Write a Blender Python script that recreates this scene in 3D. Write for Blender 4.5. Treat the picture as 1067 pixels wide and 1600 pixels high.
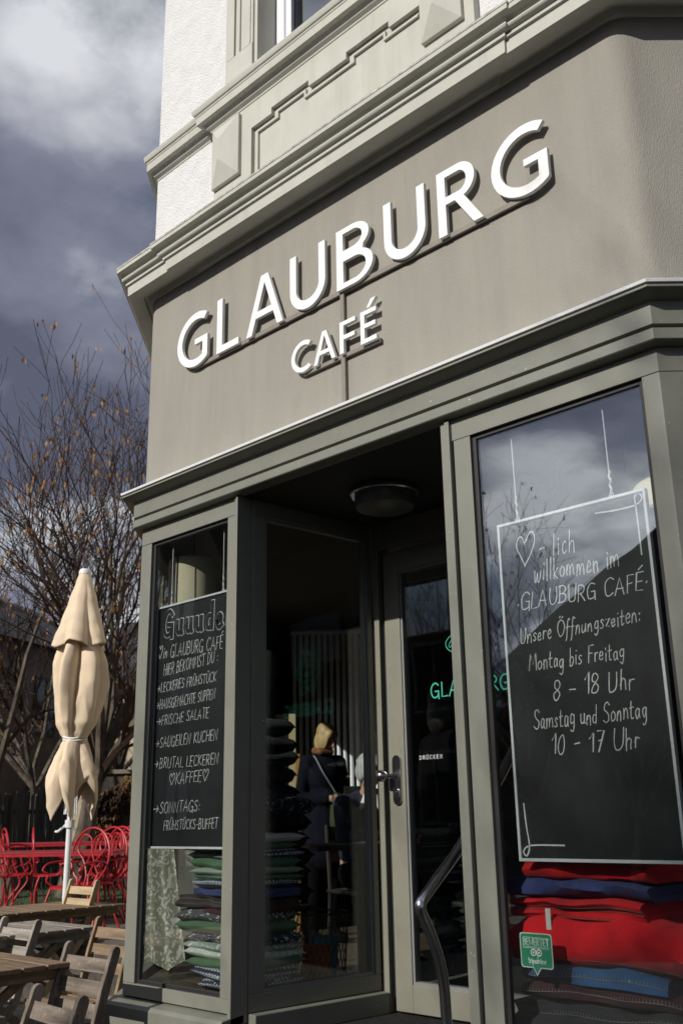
import bpy, bmesh, math, random
from mathutils import Vector, Matrix, noise
from mathutils.geometry import tessellate_polygon
R = math.radians
random.seed(7)
scene = bpy.context.scene
COL = scene.collection
for o in list(bpy.data.objects): bpy.data.objects.remove(o)

# ------------------------------------------------------------------ camera
EYE = Vector((0, 0, 1.5))
YAW, PITCH, ROLL, FPX, CX, CY = R(-44.2), R(17.25), R(-1.06), 1540.0, 533.5, 800.0
_f = Vector((math.sin(YAW)*math.cos(PITCH), math.cos(YAW)*math.cos(PITCH), math.sin(PITCH)))
_r = Vector((math.cos(YAW), -math.sin(YAW), 0)); _u = _r.cross(_f)
RT = _r*math.cos(ROLL) + _u*math.sin(ROLL); UP = -_r*math.sin(ROLL) + _u*math.cos(ROLL)
cd = bpy.data.cameras.new('camera'); cam = bpy.data.objects.new('camera', cd); COL.objects.link(cam)
cam.matrix_world = Matrix(((RT.x, UP.x, -_f.x, EYE.x), (RT.y, UP.y, -_f.y, EYE.y), (RT.z, UP.z, -_f.z, EYE.z), (0, 0, 0, 1)))
cd.sensor_fit = 'VERTICAL'; cd.sensor_height = 36; cd.sensor_width = 24; cd.lens = FPX*36/1600
cd.clip_start = 0.05; cd.clip_end = 2000
cd.dof.use_dof = True; cd.dof.focus_distance = 4.6; cd.dof.aperture_fstop = 5.0
scene.camera = cam
def ray(px, py):
    return _f + RT*((px-CX)/FPX) - UP*((py-CY)/FPX)
def at(px, py, Y):
    d = ray(px, py); return EYE + d*(Y/d.y)
def atd(px, py, d):
    v = ray(px, py); return EYE + v*(d/math.hypot(v.x, v.y))
def gp(px, d, z=0.0):
    p = atd(px, 1282, d); return Vector((p.x, p.y, z))

# ------------------------------------------------------------------ sun, sky, exposure
SUN = Vector((-0.08, -1.0, 0.58)).normalized()
sl = bpy.data.lights.new('sun', 'SUN'); sl.energy = 4.3; sl.angle = R(0.5); sl.color = (1.0, 0.955, 0.88)
so = bpy.data.objects.new('sun', sl); COL.objects.link(so)
so.rotation_euler = SUN.to_track_quat('Z', 'Y').to_euler(); so.location = (0, -20, 20)
scene.view_settings.view_transform = 'Standard'; scene.view_settings.look = 'None'
scene.view_settings.exposure = 0.0; scene.view_settings.gamma = 1.0
w = bpy.data.worlds.new('World'); scene.world = w; w.use_nodes = True
nt = w.node_tree; N = nt.nodes; L = nt.links
for n in list(N): N.remove(n)
def nd(t, **kw):
    n = N.new(t)
    for k, v in kw.items():
        if k == 'inp':
            for i, x in v.items(): n.inputs[i].default_value = x
        else: setattr(n, k, v)
    return n
sky = nd('ShaderNodeTexSky', sky_type='NISHITA', sun_disc=False, sun_elevation=math.asin(SUN.z), sun_rotation=math.atan2(SUN.x, SUN.y), altitude=150, air_density=1.0, dust_density=1.0, ozone_density=2.0)
bg_sky = nd('ShaderNodeBackground', inp={1: 0.05}); L.new(sky.outputs[0], bg_sky.inputs[0])
tc = nd('ShaderNodeTexCoord')
sep = nd('ShaderNodeSeparateXYZ'); L.new(tc.outputs['Generated'], sep.inputs[0])
zz = nd('ShaderNodeMath', operation='MAXIMUM', inp={1: 0.0}); L.new(sep.outputs[2], zz.inputs[0])
za = nd('ShaderNodeMath', operation='ADD', inp={1: 0.22}); L.new(zz.outputs[0], za.inputs[0])
dx = nd('ShaderNodeMath', operation='DIVIDE'); L.new(sep.outputs[0], dx.inputs[0]); L.new(za.outputs[0], dx.inputs[1])
dy = nd('ShaderNodeMath', operation='DIVIDE'); L.new(sep.outputs[1], dy.inputs[0]); L.new(za.outputs[0], dy.inputs[1])
cmb = nd('ShaderNodeCombineXYZ', inp={2: 5.11}); L.new(dx.outputs[0], cmb.inputs[0]); L.new(dy.outputs[0], cmb.inputs[1])
shift = nd('ShaderNodeVectorMath', operation='ADD', inp={1: (-0.115, 0.067, 0.0)}); L.new(cmb.outputs[0], shift.inputs[0]); cmb = shift
n1 = nd('ShaderNodeTexNoise', inp={'Scale': 1.7, 'Detail': 9.0, 'Roughness': 0.60, 'Distortion': 0.15}); L.new(cmb.outputs[0], n1.inputs['Vector'])
n2 = nd('ShaderNodeTexNoise', inp={'Scale': 1.75, 'Detail': 8.0, 'Roughness': 0.50}); 
off = nd('ShaderNodeVectorMath', operation='ADD', inp={1: (4.3, 9.1, 2.0)}); L.new(cmb.outputs[0], off.inputs[0]); L.new(off.outputs[0], n2.inputs['Vector'])
cov = nd('ShaderNodeValToRGB'); cov.color_ramp.elements[0].position = 0.34; cov.color_ramp.elements[1].position = 0.50; L.new(n1.outputs[0], cov.inputs[0])
shade = nd('ShaderNodeValToRGB'); cr = shade.color_ramp
cr.elements[0].position = 0.42; cr.elements[0].color = (0.135, 0.148, 0.215, 1)
cr.elements[1].position = 0.62; cr.elements[1].color = (0.88, 0.90, 0.95, 1)
e = cr.elements.new(0.52); e.color = (0.27, 0.29, 0.38, 1)
L.new(n2.outputs[0], shade.inputs[0])
dot = nd('ShaderNodeVectorMath', operation='DOT_PRODUCT', inp={1: tuple(SUN)}); L.new(tc.outputs['Generated'], dot.inputs[0])
dcl = nd('ShaderNodeMath', operation='MAXIMUM', inp={1: 0.0}); L.new(dot.outputs['Value'], dcl.inputs[0])
dp = nd('ShaderNodeMath', operation='POWER', inp={1: 6.0}); L.new(dcl.outputs[0], dp.inputs[0])
dm = nd('ShaderNodeMath', operation='MULTIPLY_ADD', inp={1: 1.9, 2: 0.80}); L.new(dp.outputs[0], dm.inputs[0])
bg_c = nd('ShaderNodeBackground'); L.new(shade.outputs[0], bg_c.inputs[0]); L.new(dm.outputs[0], bg_c.inputs[1])
mx = nd('ShaderNodeMixShader'); L.new(cov.outputs[0], mx.inputs[0]); L.new(bg_sky.outputs[0], mx.inputs[1]); L.new(bg_c.outputs[0], mx.inputs[2])
wo = nd('ShaderNodeOutputWorld'); L.new(mx.outputs[0], wo.inputs[0])
scene.cycles.use_denoising = True
scene.cycles.max_bounces = 8; scene.cycles.transparent_max_bounces = 16
scene.cycles.caustics_reflective = False; scene.cycles.caustics_refractive = False

# ------------------------------------------------------------------ materials
def newmat(name):
    m = bpy.data.materials.new(name); m.use_nodes = True
    return m, m.node_tree.nodes, m.node_tree.links, m.node_tree.nodes['Principled BSDF']
def mat(name, col, rough=0.6, var=0.10, scale=6.0, bump=0.0, bscale=120.0, metal=0.0, spec=0.5, stretch=(1, 1, 1), col2=None, cpos=(0.35, 0.65), detail=5.0, sheen=0.0, bdist=0.004, rvar=0.0, fine=0.0):
    m, n, l, b = newmat(name)
    t = n.new('ShaderNodeTexCoord'); mp = n.new('ShaderNodeMapping'); mp.inputs['Scale'].default_value = stretch
    l.new(t.outputs['Object'], mp.inputs[0])
    ns = n.new('ShaderNodeTexNoise'); ns.inputs['Scale'].default_value = scale; ns.inputs['Detail'].default_value = detail; ns.inputs['Roughness'].default_value = 0.6
    l.new(mp.outputs[0], ns.inputs['Vector'])
    rp = n.new('ShaderNodeValToRGB'); rp.color_ramp.elements[0].position, rp.color_ramp.elements[1].position = cpos
    a = tuple(max(0, c*(1-var)) for c in col); z = col2 if col2 else tuple(min(1, c*(1+var)) for c in col)
    rp.color_ramp.elements[0].color = (*a, 1); rp.color_ramp.elements[1].color = (*z, 1)
    l.new(ns.outputs[0], rp.inputs[0]); l.new(rp.outputs[0], b.inputs['Base Color'])
    b.inputs['Roughness'].default_value = rough; b.inputs['Metallic'].default_value = metal; b.inputs['Specular IOR Level'].default_value = spec
    if sheen: b.inputs['Sheen Weight'].default_value = sheen; b.inputs['Sheen Roughness'].default_value = 0.6
    if rvar:
        mr = n.new('ShaderNodeMapRange'); mr.inputs[3].default_value = rough-rvar; mr.inputs[4].default_value = rough+rvar
        l.new(ns.outputs[0], mr.inputs[0]); l.new(mr.outputs[0], b.inputs['Roughness'])
    if bump:
        nb = n.new('ShaderNodeTexNoise'); nb.inputs['Scale'].default_value = bscale; nb.inputs['Detail'].default_value = 3.0
        l.new(mp.outputs[0], nb.inputs['Vector'])
        bp = n.new('ShaderNodeBump'); bp.inputs['Strength'].default_value = bump; bp.inputs['Distance'].default_value = bdist
        l.new(nb.outputs[0], bp.inputs['Height']); l.new(bp.outputs[0], b.inputs['Normal'])
    return m
def ring_mat(name, base, line, scale=38.0, r0=0.22, r1=0.42):
    m, n, l, b = newmat(name)
    t = n.new('ShaderNodeTexCoord'); v = n.new('ShaderNodeTexVoronoi'); v.inputs['Scale'].default_value = scale; v.inputs['Randomness'].default_value = 0.15
    l.new(t.outputs['Object'], v.inputs['Vector'])
    rp = n.new('ShaderNodeValToRGB'); c = rp.color_ramp; c.interpolation = 'CONSTANT'
    c.elements[0].position = 0.0; c.elements[0].color = (*base, 1); c.elements[1].position = r0; c.elements[1].color = (*line, 1)
    k = c.elements.new(r1); k.color = (*base, 1)
    l.new(v.outputs['Distance'], rp.inputs[0]); l.new(rp.outputs[0], b.inputs['Base Color']); b.inputs['Roughness'].default_value = 0.9
    return m
def leaf_mat(name, base, line, scale=20.0, thr=0.56, stretch=(1, 1, 1), rough=0.9):
    m, n, l, b = newmat(name)
    t = n.new('ShaderNodeTexCoord'); mp = n.new('ShaderNodeMapping'); mp.inputs['Scale'].default_value = stretch; l.new(t.outputs['Object'], mp.inputs[0])
    v = n.new('ShaderNodeTexNoise'); v.inputs['Scale'].default_value = scale; v.inputs['Detail'].default_value = 1.0; v.inputs['Distortion'].default_value = 2.5
    l.new(mp.outputs[0], v.inputs['Vector'])
    rp = n.new('ShaderNodeValToRGB'); c = rp.color_ramp; c.interpolation = 'CONSTANT'
    c.elements[0].color = (*base, 1); c.elements[1].position = thr; c.elements[1].color = (*line, 1)
    l.new(v.outputs[0], rp.inputs[0]); l.new(rp.outputs[0], b.inputs['Base Color']); b.inputs['Roughness'].default_value = rough
    return m
def glass_mat(name, boost, tint=(0.93, 0.95, 0.94), base=0.0):
    m, n, l, b = newmat(name); n.remove(b)
    tr = n.new('ShaderNodeBsdfTransparent'); tr.inputs[0].default_value = (*tint, 1)
    gl = n.new('ShaderNodeBsdfGlossy'); gl.inputs['Roughness'].default_value = 0.004; gl.inputs[0].default_value = (0.95, 0.97, 1, 1)
    lw = n.new('ShaderNodeLayerWeight'); lw.inputs[0].default_value = 0.5
    pw = n.new('ShaderNodeMath'); pw.operation = 'POWER'; pw.inputs[1].default_value = 4.0; l.new(lw.outputs['Facing'], pw.inputs[0])
    mu = n.new('ShaderNodeMath'); mu.operation = 'MULTIPLY_ADD'; mu.inputs[1].default_value = boost; mu.inputs[2].default_value = base; mu.use_clamp = True
    l.new(pw.outputs[0], mu.inputs[0])
    ms = n.new('ShaderNodeMixShader'); l.new(mu.outputs[0], ms.inputs[0]); l.new(tr.outputs[0], ms.inputs[1]); l.new(gl.outputs[0], ms.inputs[2])
    tc_ = n.new('ShaderNodeTexCoord'); wn_ = n.new('ShaderNodeTexNoise'); wn_.inputs['Scale'].default_value = 2.2; wn_.inputs['Detail'].default_value = 1.0; l.new(tc_.outputs['Object'], wn_.inputs['Vector'])
    bp_ = n.new('ShaderNodeBump'); bp_.inputs['Strength'].default_value = 0.2; bp_.inputs['Distance'].default_value = 0.006; l.new(wn_.outputs[0], bp_.inputs['Height']); l.new(bp_.outputs[0], gl.inputs['Normal'])
    l.new(ms.outputs[0], n['Material Output'].inputs[0])
    return m
def wood_mat(name, c1, c2, rough=0.65, axis=0, scale=14.0):
    st = [1.0, 1.0, 1.0]; st = [8.0]*3; st[axis] = 0.8
    m = mat(name, c1, rough, 0.15, scale/4, 0.35, 30, stretch=tuple(st), col2=c2, cpos=(0.3, 0.72), detail=8.0, bdist=0.003)
    n, l = m.node_tree.nodes, m.node_tree.links; b = n['Principled BSDF']; src = b.inputs['Base Color'].links[0].from_socket
    t = n.new('ShaderNodeTexCoord'); a = n.new('ShaderNodeTexNoise'); a.inputs['Scale'].default_value = 26; a.inputs['Detail'].default_value = 9; a.inputs['Roughness'].default_value = .75; l.new(t.outputs['Object'], a.inputs['Vector'])
    r = n.new('ShaderNodeValToRGB'); r.color_ramp.elements[0].position = .56; r.color_ramp.elements[1].position = .70; r.color_ramp.elements[1].color = (.55, .55, .55, 1); l.new(a.outputs[0], r.inputs[0])
    x = n.new('ShaderNodeMixRGB'); x.inputs[2].default_value = (*[min(.6, q*1.55+.03) for q in c2], 1); l.new(r.outputs[0], x.inputs[0]); l.new(src, x.inputs[1]); l.new(x.outputs[0], b.inputs['Base Color'])
    return m

M = {}
M['stucco'] = mat('rough_white_stucco', (0.67, 0.67, 0.665), 0.9, 0.05, 9, 1.0, 58, stretch=(1, 1, 1.5), bdist=0.011, spec=0.1, detail=4)
M['trim'] = mat('pale_grey_green_render', (0.485, 0.485, 0.43), 0.8, 0.06, 3.5, 0.15, 220, spec=0.2)
M['trim_d'] = mat('weathered_cornice_top', (0.42, 0.41, 0.37), 0.9, 0.3, 26, 0.3, 90, spec=0.1)
M['sign_wall'] = mat('greige_plaster', (0.300, 0.284, 0.248), 0.85, 0.05, 3.0, 0.8, 150, stretch=(1.8, 1.8, 0.5), bdist=0.004, spec=0.15, detail=7)
M['frame'] = mat('grey_green_frame_paint', (0.192, 0.195, 0.162), 0.48, 0.05, 9, 0.06, 400, spec=0.4, rvar=0.06)
def worn(m, dirt=(0.10, 0.10, 0.085), chip=(0.55, 0.55, 0.52), thr=0.755):
    n, l = m.node_tree.nodes, m.node_tree.links; b = n['Principled BSDF']; src = b.inputs['Base Color'].links[0].from_socket
    t = n.new('ShaderNodeTexCoord'); a = n.new('ShaderNodeTexNoise'); a.inputs['Scale'].default_value = 4.5; a.inputs['Detail'].default_value = 9; a.inputs['Roughness'].default_value = .72; l.new(t.outputs['Object'], a.inputs['Vector'])
    r = n.new('ShaderNodeValToRGB'); r.color_ramp.elements[0].position = .52; r.color_ramp.elements[1].position = .74; r.color_ramp.elements[1].color = (.5, .5, .5, 1); l.new(a.outputs[0], r.inputs[0])
    x = n.new('ShaderNodeMixRGB'); x.inputs[2].default_value = (*dirt, 1); l.new(r.outputs[0], x.inputs[0]); l.new(src, x.inputs[1])
    c = n.new('ShaderNodeTexNoise'); c.inputs['Scale'].default_value = 70; c.inputs['Detail'].default_value = 2; l.new(t.outputs['Object'], c.inputs['Vector'])
    r2 = n.new('ShaderNodeValToRGB'); r2.color_ramp.interpolation = 'CONSTANT'; r2.color_ramp.elements[1].position = thr; l.new(c.outputs[0], r2.inputs[0])
    y = n.new('ShaderNodeMixRGB'); y.inputs[2].default_value = (*chip, 1); l.new(r2.outputs[0], y.inputs[0]); l.new(x.outputs[0], y.inputs[1]); l.new(y.outputs[0], b.inputs['Base Color'])
worn(M['frame'])
def streaks(m, col=(0.20, 0.185, 0.16), amt=.55):
    n, l = m.node_tree.nodes, m.node_tree.links; b = n['Principled BSDF']; src = b.inputs['Base Color'].links[0].from_socket
    t = n.new('ShaderNodeTexCoord'); mp = n.new('ShaderNodeMapping'); mp.inputs['Scale'].default_value = (9, 9, .55); l.new(t.outputs['Object'], mp.inputs[0])
    a = n.new('ShaderNodeTexNoise'); a.inputs['Scale'].default_value = 1.0; a.inputs['Detail'].default_value = 8; a.inputs['Roughness'].default_value = .65; l.new(mp.outputs[0], a.inputs['Vector'])
    r = n.new('ShaderNodeValToRGB'); r.color_ramp.elements[0].position = .50; r.color_ramp.elements[1].position = .80; r.color_ramp.elements[1].color = (amt, amt, amt, 1); l.new(a.outputs[0], r.inputs[0])
    x = n.new('ShaderNodeMixRGB'); x.inputs[2].default_value = (*col, 1); l.new(r.outputs[0], x.inputs[0]); l.new(src, x.inputs[1]); l.new(x.outputs[0], b.inputs['Base Color'])
streaks(M['sign_wall'], (0.21, 0.195, 0.17), .34); streaks(M['trim'], (0.33, 0.32, 0.27), .5)
M['door'] = mat('door_paint', (0.215, 0.210, 0.168), 0.5, 0.05, 9, 0.06, 400, spec=0.4, rvar=0.06)
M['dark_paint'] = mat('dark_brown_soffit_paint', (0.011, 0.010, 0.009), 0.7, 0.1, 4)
M['gasket'] = mat('black_rubber_gasket', (0.012, 0.012, 0.012), 0.6, 0.1, 20)
M['bead'] = mat('grey_glazing_bead', (0.20, 0.205, 0.20), 0.45, 0.05, 30)
worn(M['door'])
M['alu'] = mat('bright_metal_strip', (0.80, 0.81, 0.82), 0.38, 0.04, 30, metal=0.0, spec=0.6)
M['white'] = mat('white_letter_paint', (0.82, 0.82, 0.80), 0.45, 0.015, 12, spec=0.4)
M['white_pvc'] = mat('white_window_frame', (0.80, 0.81, 0.82), 0.35, 0.02, 10)
M['glass'] = glass_mat('shop_glass', 0.8, base=0.135); M['glass_clear'] = glass_mat('clear_glass', 0.7, base=0.03)
M['glass_up'] = glass_mat('upper_window_glass', 0.9, (0.3, 0.35, 0.5), 0.12)
M['glass_far'] = mat('dark_far_window_glass', (0.015, 0.018, 0.024), 0.08, 0.2, 3, spec=0.9)
M['board'] = mat('black_chalkboard', (0.0125, 0.0135, 0.0155), 0.55, 0.2, 3.2, 0.02, 200, detail=10, col2=(0.030, 0.031, 0.034), cpos=(.46, .78))
M['bframe'] = mat('silver_white_board_frame', (0.76, 0.78, 0.79), 0.4, 0.03, 30)
M['chalk'] = mat('white_chalk', (0.74, 0.74, 0.74), 0.95, 0.12, 160, detail=3)
M['steel'] = mat('brushed_steel', (0.50, 0.50, 0.52), 0.22, 0.06, 40, metal=1.0, stretch=(1, 1, 8), rvar=0.05)
M['rail_paint'] = mat('sign_rail_paint', (0.20, 0.18, 0.15), 0.6, 0.08, 20)
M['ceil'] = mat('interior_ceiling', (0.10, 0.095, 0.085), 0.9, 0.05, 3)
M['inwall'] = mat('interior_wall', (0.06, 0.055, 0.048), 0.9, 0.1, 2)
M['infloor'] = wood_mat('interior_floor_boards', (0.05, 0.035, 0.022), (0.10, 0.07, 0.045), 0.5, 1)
M['cream'] = mat('cream_paper_shade', (0.70, 0.63, 0.44), 0.8, 0.04, 8)
M['lampglass'] = mat('frosted_lamp_glass', (0.12, 0.12, 0.115), 0.35, 0.03, 4)
M['paving'] = mat('grey_paving', (0.042, 0.040, 0.037), 1.0, 0.35, 5, 0.5, 60, detail=8, spec=0.03)
M['asphalt'] = mat('asphalt', (0.032, 0.032, 0.033), 1.0, 0.2, 30, 0.5, 200, spec=0.03)
M['terrace'] = mat('terrace_gravel', (0.10, 0.088, 0.075), 0.95, 0.4, 18, 0.6, 60)
M['grass'] = mat('short_grass', (0.03, 0.05, 0.014), 0.95, 0.5, 22, 0.8, 120, col2=(0.06, 0.085, 0.025))
M['red'] = mat('red_enamel', (0.40, 0.012, 0.020), 0.45, 0.15, 18, 0.05, 80, rvar=0.08)
M['redtop'] = mat('faded_red_table_top', (0.27, 0.016, 0.024), 0.6, 0.2, 6)
M['canvas'] = mat('cream_canvas', (0.68, 0.55, 0.40), 0.9, 0.07, 3, 0.12, 160, spec=0.1, bdist=0.002)
M['pole'] = mat('white_pole', (0.72, 0.72, 0.72), 0.4, 0.04, 10)
M['bark'] = mat('bark', (0.055, 0.042, 0.030), 0.95, 0.4, 9, 0.7, 40, stretch=(1, 1, .3), col2=(0.13, 0.105, 0.075))
M['twig'] = mat('twig_bark', (0.060, 0.038, 0.025), 0.95, 0.3, 10)
M['seed'] = mat('brown_seed_clusters', (0.22, 0.10, 0.035), 0.9, 0.5, 3, col2=(0.36, 0.20, 0.08))
M['wood_grey'] = [wood_mat('weathered_grey_wood', (0.16, 0.135, 0.11), (0.40, 0.36, 0.31), 0.8, a) for a in range(3)]
M['wood_brown'] = [wood_mat('brown_wood', (0.13, 0.085, 0.048), (0.30, 0.21, 0.125), 0.7, a) for a in range(3)]
M['wood_pale'] = [wood_mat('pale_wood', (0.34, 0.25, 0.14), (0.52, 0.41, 0.25), 0.7, a) for a in range(3)]
M['wood_dark'] = [wood_mat('dark_worn_wood', (0.075, 0.052, 0.036), (0.27, 0.225, 0.18), 0.75, a) for a in range(3)]

# ------------------------------------------------------------------ helpers
class MB:
    def __init__(s): s.v = []; s.f = []
    def add(s, vs, fs, T=None):
        b = len(s.v); s.v += [(T @ Vector(p)) if T else Vector(p) for p in vs]
        s.f += [tuple(b+i for i in f) for f in fs]; return s
    def box(s, x0, x1, y0, y1, z0, z1, T=None):
        return s.add([(x0,y0,z0),(x1,y0,z0),(x1,y1,z0),(x0,y1,z0),(x0,y0,z1),(x1,y0,z1),(x1,y1,z1),(x0,y1,z1)],
                     [(0,3,2,1),(4,5,6,7),(0,1,5,4),(1,2,6,5),(2,3,7,6),(3,0,4,7)], T)
    def prism(s, outer, holes, y0, y1, T=None):
        """polygon in the x-z plane (outer counter-clockwise seen from -y), extruded from y0 (front) to y1"""
        loops = [outer]+list(holes); pts = [p for lp in loops for p in lp]; n = len(pts)
        tris = tessellate_polygon([[Vector((p[0], p[1], 0)) for p in lp] for lp in loops])
        vs = [(p[0], y0, p[1]) for p in pts]+[(p[0], y1, p[1]) for p in pts]; fs = []
        for a, b, c in tris:
            A, B, C = pts[a], pts[b], pts[c]
            if (B[0]-A[0])*(C[1]-A[1])-(B[1]-A[1])*(C[0]-A[0]) < 0: b, c = c, b
            fs.append((a, b, c)); fs.append((a+n, c+n, b+n))
        o = 0
        for lp in loops:
            m = len(lp)
            ar = sum(lp[i][0]*lp[(i+1) % m][1]-lp[(i+1) % m][0]*lp[i][1] for i in range(m))
            outerp = lp is outer
            for i in range(m):
                a, b = o+i, o+(i+1) % m
                if (ar > 0) != outerp: a, b = b, a
                fs.append((b, a, a+n, b+n))
            o += m
        return s.add(vs, fs, T)
    def slab(s, poly, z0, z1, T=None):
        """plan polygon (counter-clockwise) extruded in z"""
        n = len(poly); tris = tessellate_polygon([[Vector((p[0], p[1], 0)) for p in poly]])
        vs = [(p[0], p[1], z0) for p in poly]+[(p[0], p[1], z1) for p in poly]; fs = []
        for a, b, c in tris:
            A, B, C = poly[a], poly[b], poly[c]
            if (B[0]-A[0])*(C[1]-A[1])-(B[1]-A[1])*(C[0]-A[0]) < 0: b, c = c, b
            fs.append((a+n, b+n, c+n)); fs.append((a, c, b))
        for i in range(n): fs.append((i, (i+1) % n, (i+1) % n+n, i+n))
        return s.add(vs, fs, T)
    def tube(s, pts, r, n=8, closed=False, cap=True, T=None):
        pts = [Vector(p) for p in pts]; k = len(pts); rs = r if isinstance(r, (list, tuple)) else [r]*k
        vs = []; fs = []; prev = None
        for i, p in enumerate(pts):
            a = pts[(i-1) % k] if (closed or i) else p; b = pts[(i+1) % k] if (closed or i < k-1) else p
            t = (b-a).normalized()
            if prev is None:
                prev = t.orthogonal().normalized()
            x = prev-t*prev.dot(t)
            if x.length < 1e-6: x = t.orthogonal()
            x.normalize(); prev = x; y = t.cross(x)
            for j in range(n):
                an = 2*math.pi*j/n; vs.append(p+(x*math.cos(an)+y*math.sin(an))*rs[i])
        for i in range(k if closed else k-1):
            for j in range(n):
                a = i*n+j; b = i*n+(j+1) % n; i2 = (i+1) % k
                fs.append((a, b, i2*n+(j+1) % n, i2*n+j))
        if cap and not closed:
            fs.append(tuple(reversed(range(n)))); fs.append(tuple(range((k-1)*n, k*n)))
        return s.add(vs, fs, T)
    def lathe(s, prof, n=32, T=None, cap=False):
        vs = []; fs = []; k = len(prof)
        for r, z in prof:
            for j in range(n): a = 2*math.pi*j/n; vs.append((r*math.cos(a), r*math.sin(a), z))
        for i in range(k-1):
            for j in range(n): fs.append((i*n+j, i*n+(j+1) % n, (i+1)*n+(j+1) % n, (i+1)*n+j))
        if cap: fs.append(tuple(reversed(range(n)))); fs.append(tuple(range((k-1)*n, k*n)))
        return s.add(vs, fs, T)
    def sweep(s, path, prof, caps=True, closed_prof=False):
        """profile of (outward, z) pairs along a plan path; outward is to the right of travel"""
        path = [Vector(p) for p in path]; k = len(path); m = len(prof); vs = []; fs = []
        for i, p in enumerate(path):
            d1 = (path[i]-path[i-1]).normalized() if i else (path[1]-path[0]).normalized()
            d2 = (path[i+1]-path[i]).normalized() if i < k-1 else d1
            n1 = Vector((d1.y, -d1.x)); n2 = Vector((d2.y, -d2.x)); mt = (n1+n2)/(1+n1.dot(n2))
            for e, z in prof: vs.append((p.x+mt.x*e, p.y+mt.y*e, z))
        q = m if closed_prof else m-1
        for i in range(k-1):
            for j in range(q):
                a = i*m+j; b = i*m+(j+1) % m; fs.append((a, a+m, b+m, b))
        if caps:
            fs.append(tuple(range(m))); fs.append(tuple(reversed(range((k-1)*m, k*m))))
        return s.add(vs, fs)
    def build(s, name, m, parent=None, smooth=False, bevel=0.0, world=False, angle=35, seg=2, weld=False):
        me = bpy.data.meshes.new(name)
        off = Vector((0, 0, 0))
        if world and parent:
            q = parent
            while q: off += q.location; q = q.parent
        me.from_pydata([tuple(p-off) for p in s.v], [], s.f); me.validate(); me.update()
        bm = bmesh.new(); bm.from_mesh(me)
        if weld: bmesh.ops.remove_doubles(bm, verts=bm.verts, dist=1e-5)
        bmesh.ops.recalc_face_normals(bm, faces=bm.faces); bm.to_mesh(me); bm.free()
        if m: me.materials.append(m)
        if smooth:
            for p in me.polygons: p.use_smooth = True
            try: me.set_sharp_from_angle(angle=R(angle))
            except Exception: pass
        o = bpy.data.objects.new(name, me); COL.objects.link(o)
        if parent: o.parent = parent
        if bevel:
            b = o.modifiers.new('bevel', 'BEVEL'); b.width = bevel; b.segments = seg; b.limit_method = 'ANGLE'; b.angle_limit = R(40); b.harden_normals = False
        return o
def tag(o, label=None, cat=None, group=None, kind=None):
    if label: o['label'] = label
    if cat: o['category'] = cat
    if group: o['group'] = group
    if kind: o['kind'] = kind
    return o
def thing(name, label, cat, loc=(0, 0, 0), rz=0.0, group=None):
    o = bpy.data.objects.new(name, None); COL.objects.link(o); o.location = loc; o.rotation_euler = (0, 0, rz)
    o.empty_display_size = 0.1
    return tag(o, label, cat, group)
def structure(o): o['kind'] = 'structure'; return o
def copy_tree(o, parent=None, mats=None):
    c = o.copy(); COL.objects.link(c)
    if parent: c.parent = parent
    for ch in [k for k in o.children]: copy_tree(ch, c)
    return c
def frame_T(origin, xdir, ydir=None):
    """local x along xdir, z up, y = horizontal normal to the left of x"""
    x = Vector(xdir).normalized(); z = Vector((0, 0, 1)); y = z.cross(x)
    return Matrix(((x.x, y.x, 0, origin[0]), (x.y, y.y, 0, origin[1]), (x.z, y.z, 1, origin[2]), (0, 0, 0, 1)))
def arc(cx, cz, rx, rz, a0, a1, n=14):
    return [(cx+rx*math.cos(R(a0+(a1-a0)*i/n)), cz+rz*math.sin(R(a0+(a1-a0)*i/n))) for i in range(n+1)]
def catmull(pts, n=6, closed=False):
    P = [Vector(p) for p in pts]; k = len(P); out = []
    rng = range(k if closed else k-1)
    for i in rng:
        p0 = P[(i-1) % k] if (closed or i) else P[0]; p1 = P[i]; p2 = P[(i+1) % k]; p3 = P[(i+2) % k] if (closed or i < k-2) else P[-1]
        for j in range(n):
            t = j/n; out.append(0.5*((2*p1)+(p2-p0)*t+(2*p0-5*p1+4*p2-p3)*t*t+(3*p1-p0-3*p2+p3)*t**3))
    if not closed: out.append(P[-1])
    return out

# ------------------------------------------------------------------ setting: ground
CL = Vector((-4.46, 3.0)); CR = Vector((-1.38, 3.0))          # corners of the canted cafe front
S2 = math.sqrt(0.5); HD = Vector((-S2, S2)); BD = Vector((S2, S2)); HN = Vector((-S2, -S2))
FARL = CL+HD*8; FARR = CR+BD*8
structure(MB().slab([(-220, -220), (220, -220), (220, 220), (-220, 220)], -0.5, 0.0).build('ground', M['paving']))
structure(MB().slab([(-220, -11.5), (220, -11.5), (220, -4.5), (-220, -4.5)], -0.4, 0.004).build('road', M['asphalt']))
tp = CL+HD*4.25
poly = [tuple(tp+HN*16), tuple(tp+HN*0.02), tuple(tp+HD*26+HN*0.02), tuple(tp+HD*26+HN*16)]
structure(MB().slab(poly[::-1] if False else poly, 0.002, 0.46).build('terrace', M['terrace'], bevel=0.02))
tq = tp+HD*2.6
poly = [tuple(tq+HN*14), tuple(tq+HN*0.6), tuple(tq+HD*18+HN*0.6), tuple(tq+HD*18+HN*14)]
lawn = MB(); lawn.slab(poly, 0.44, 0.468)
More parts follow.
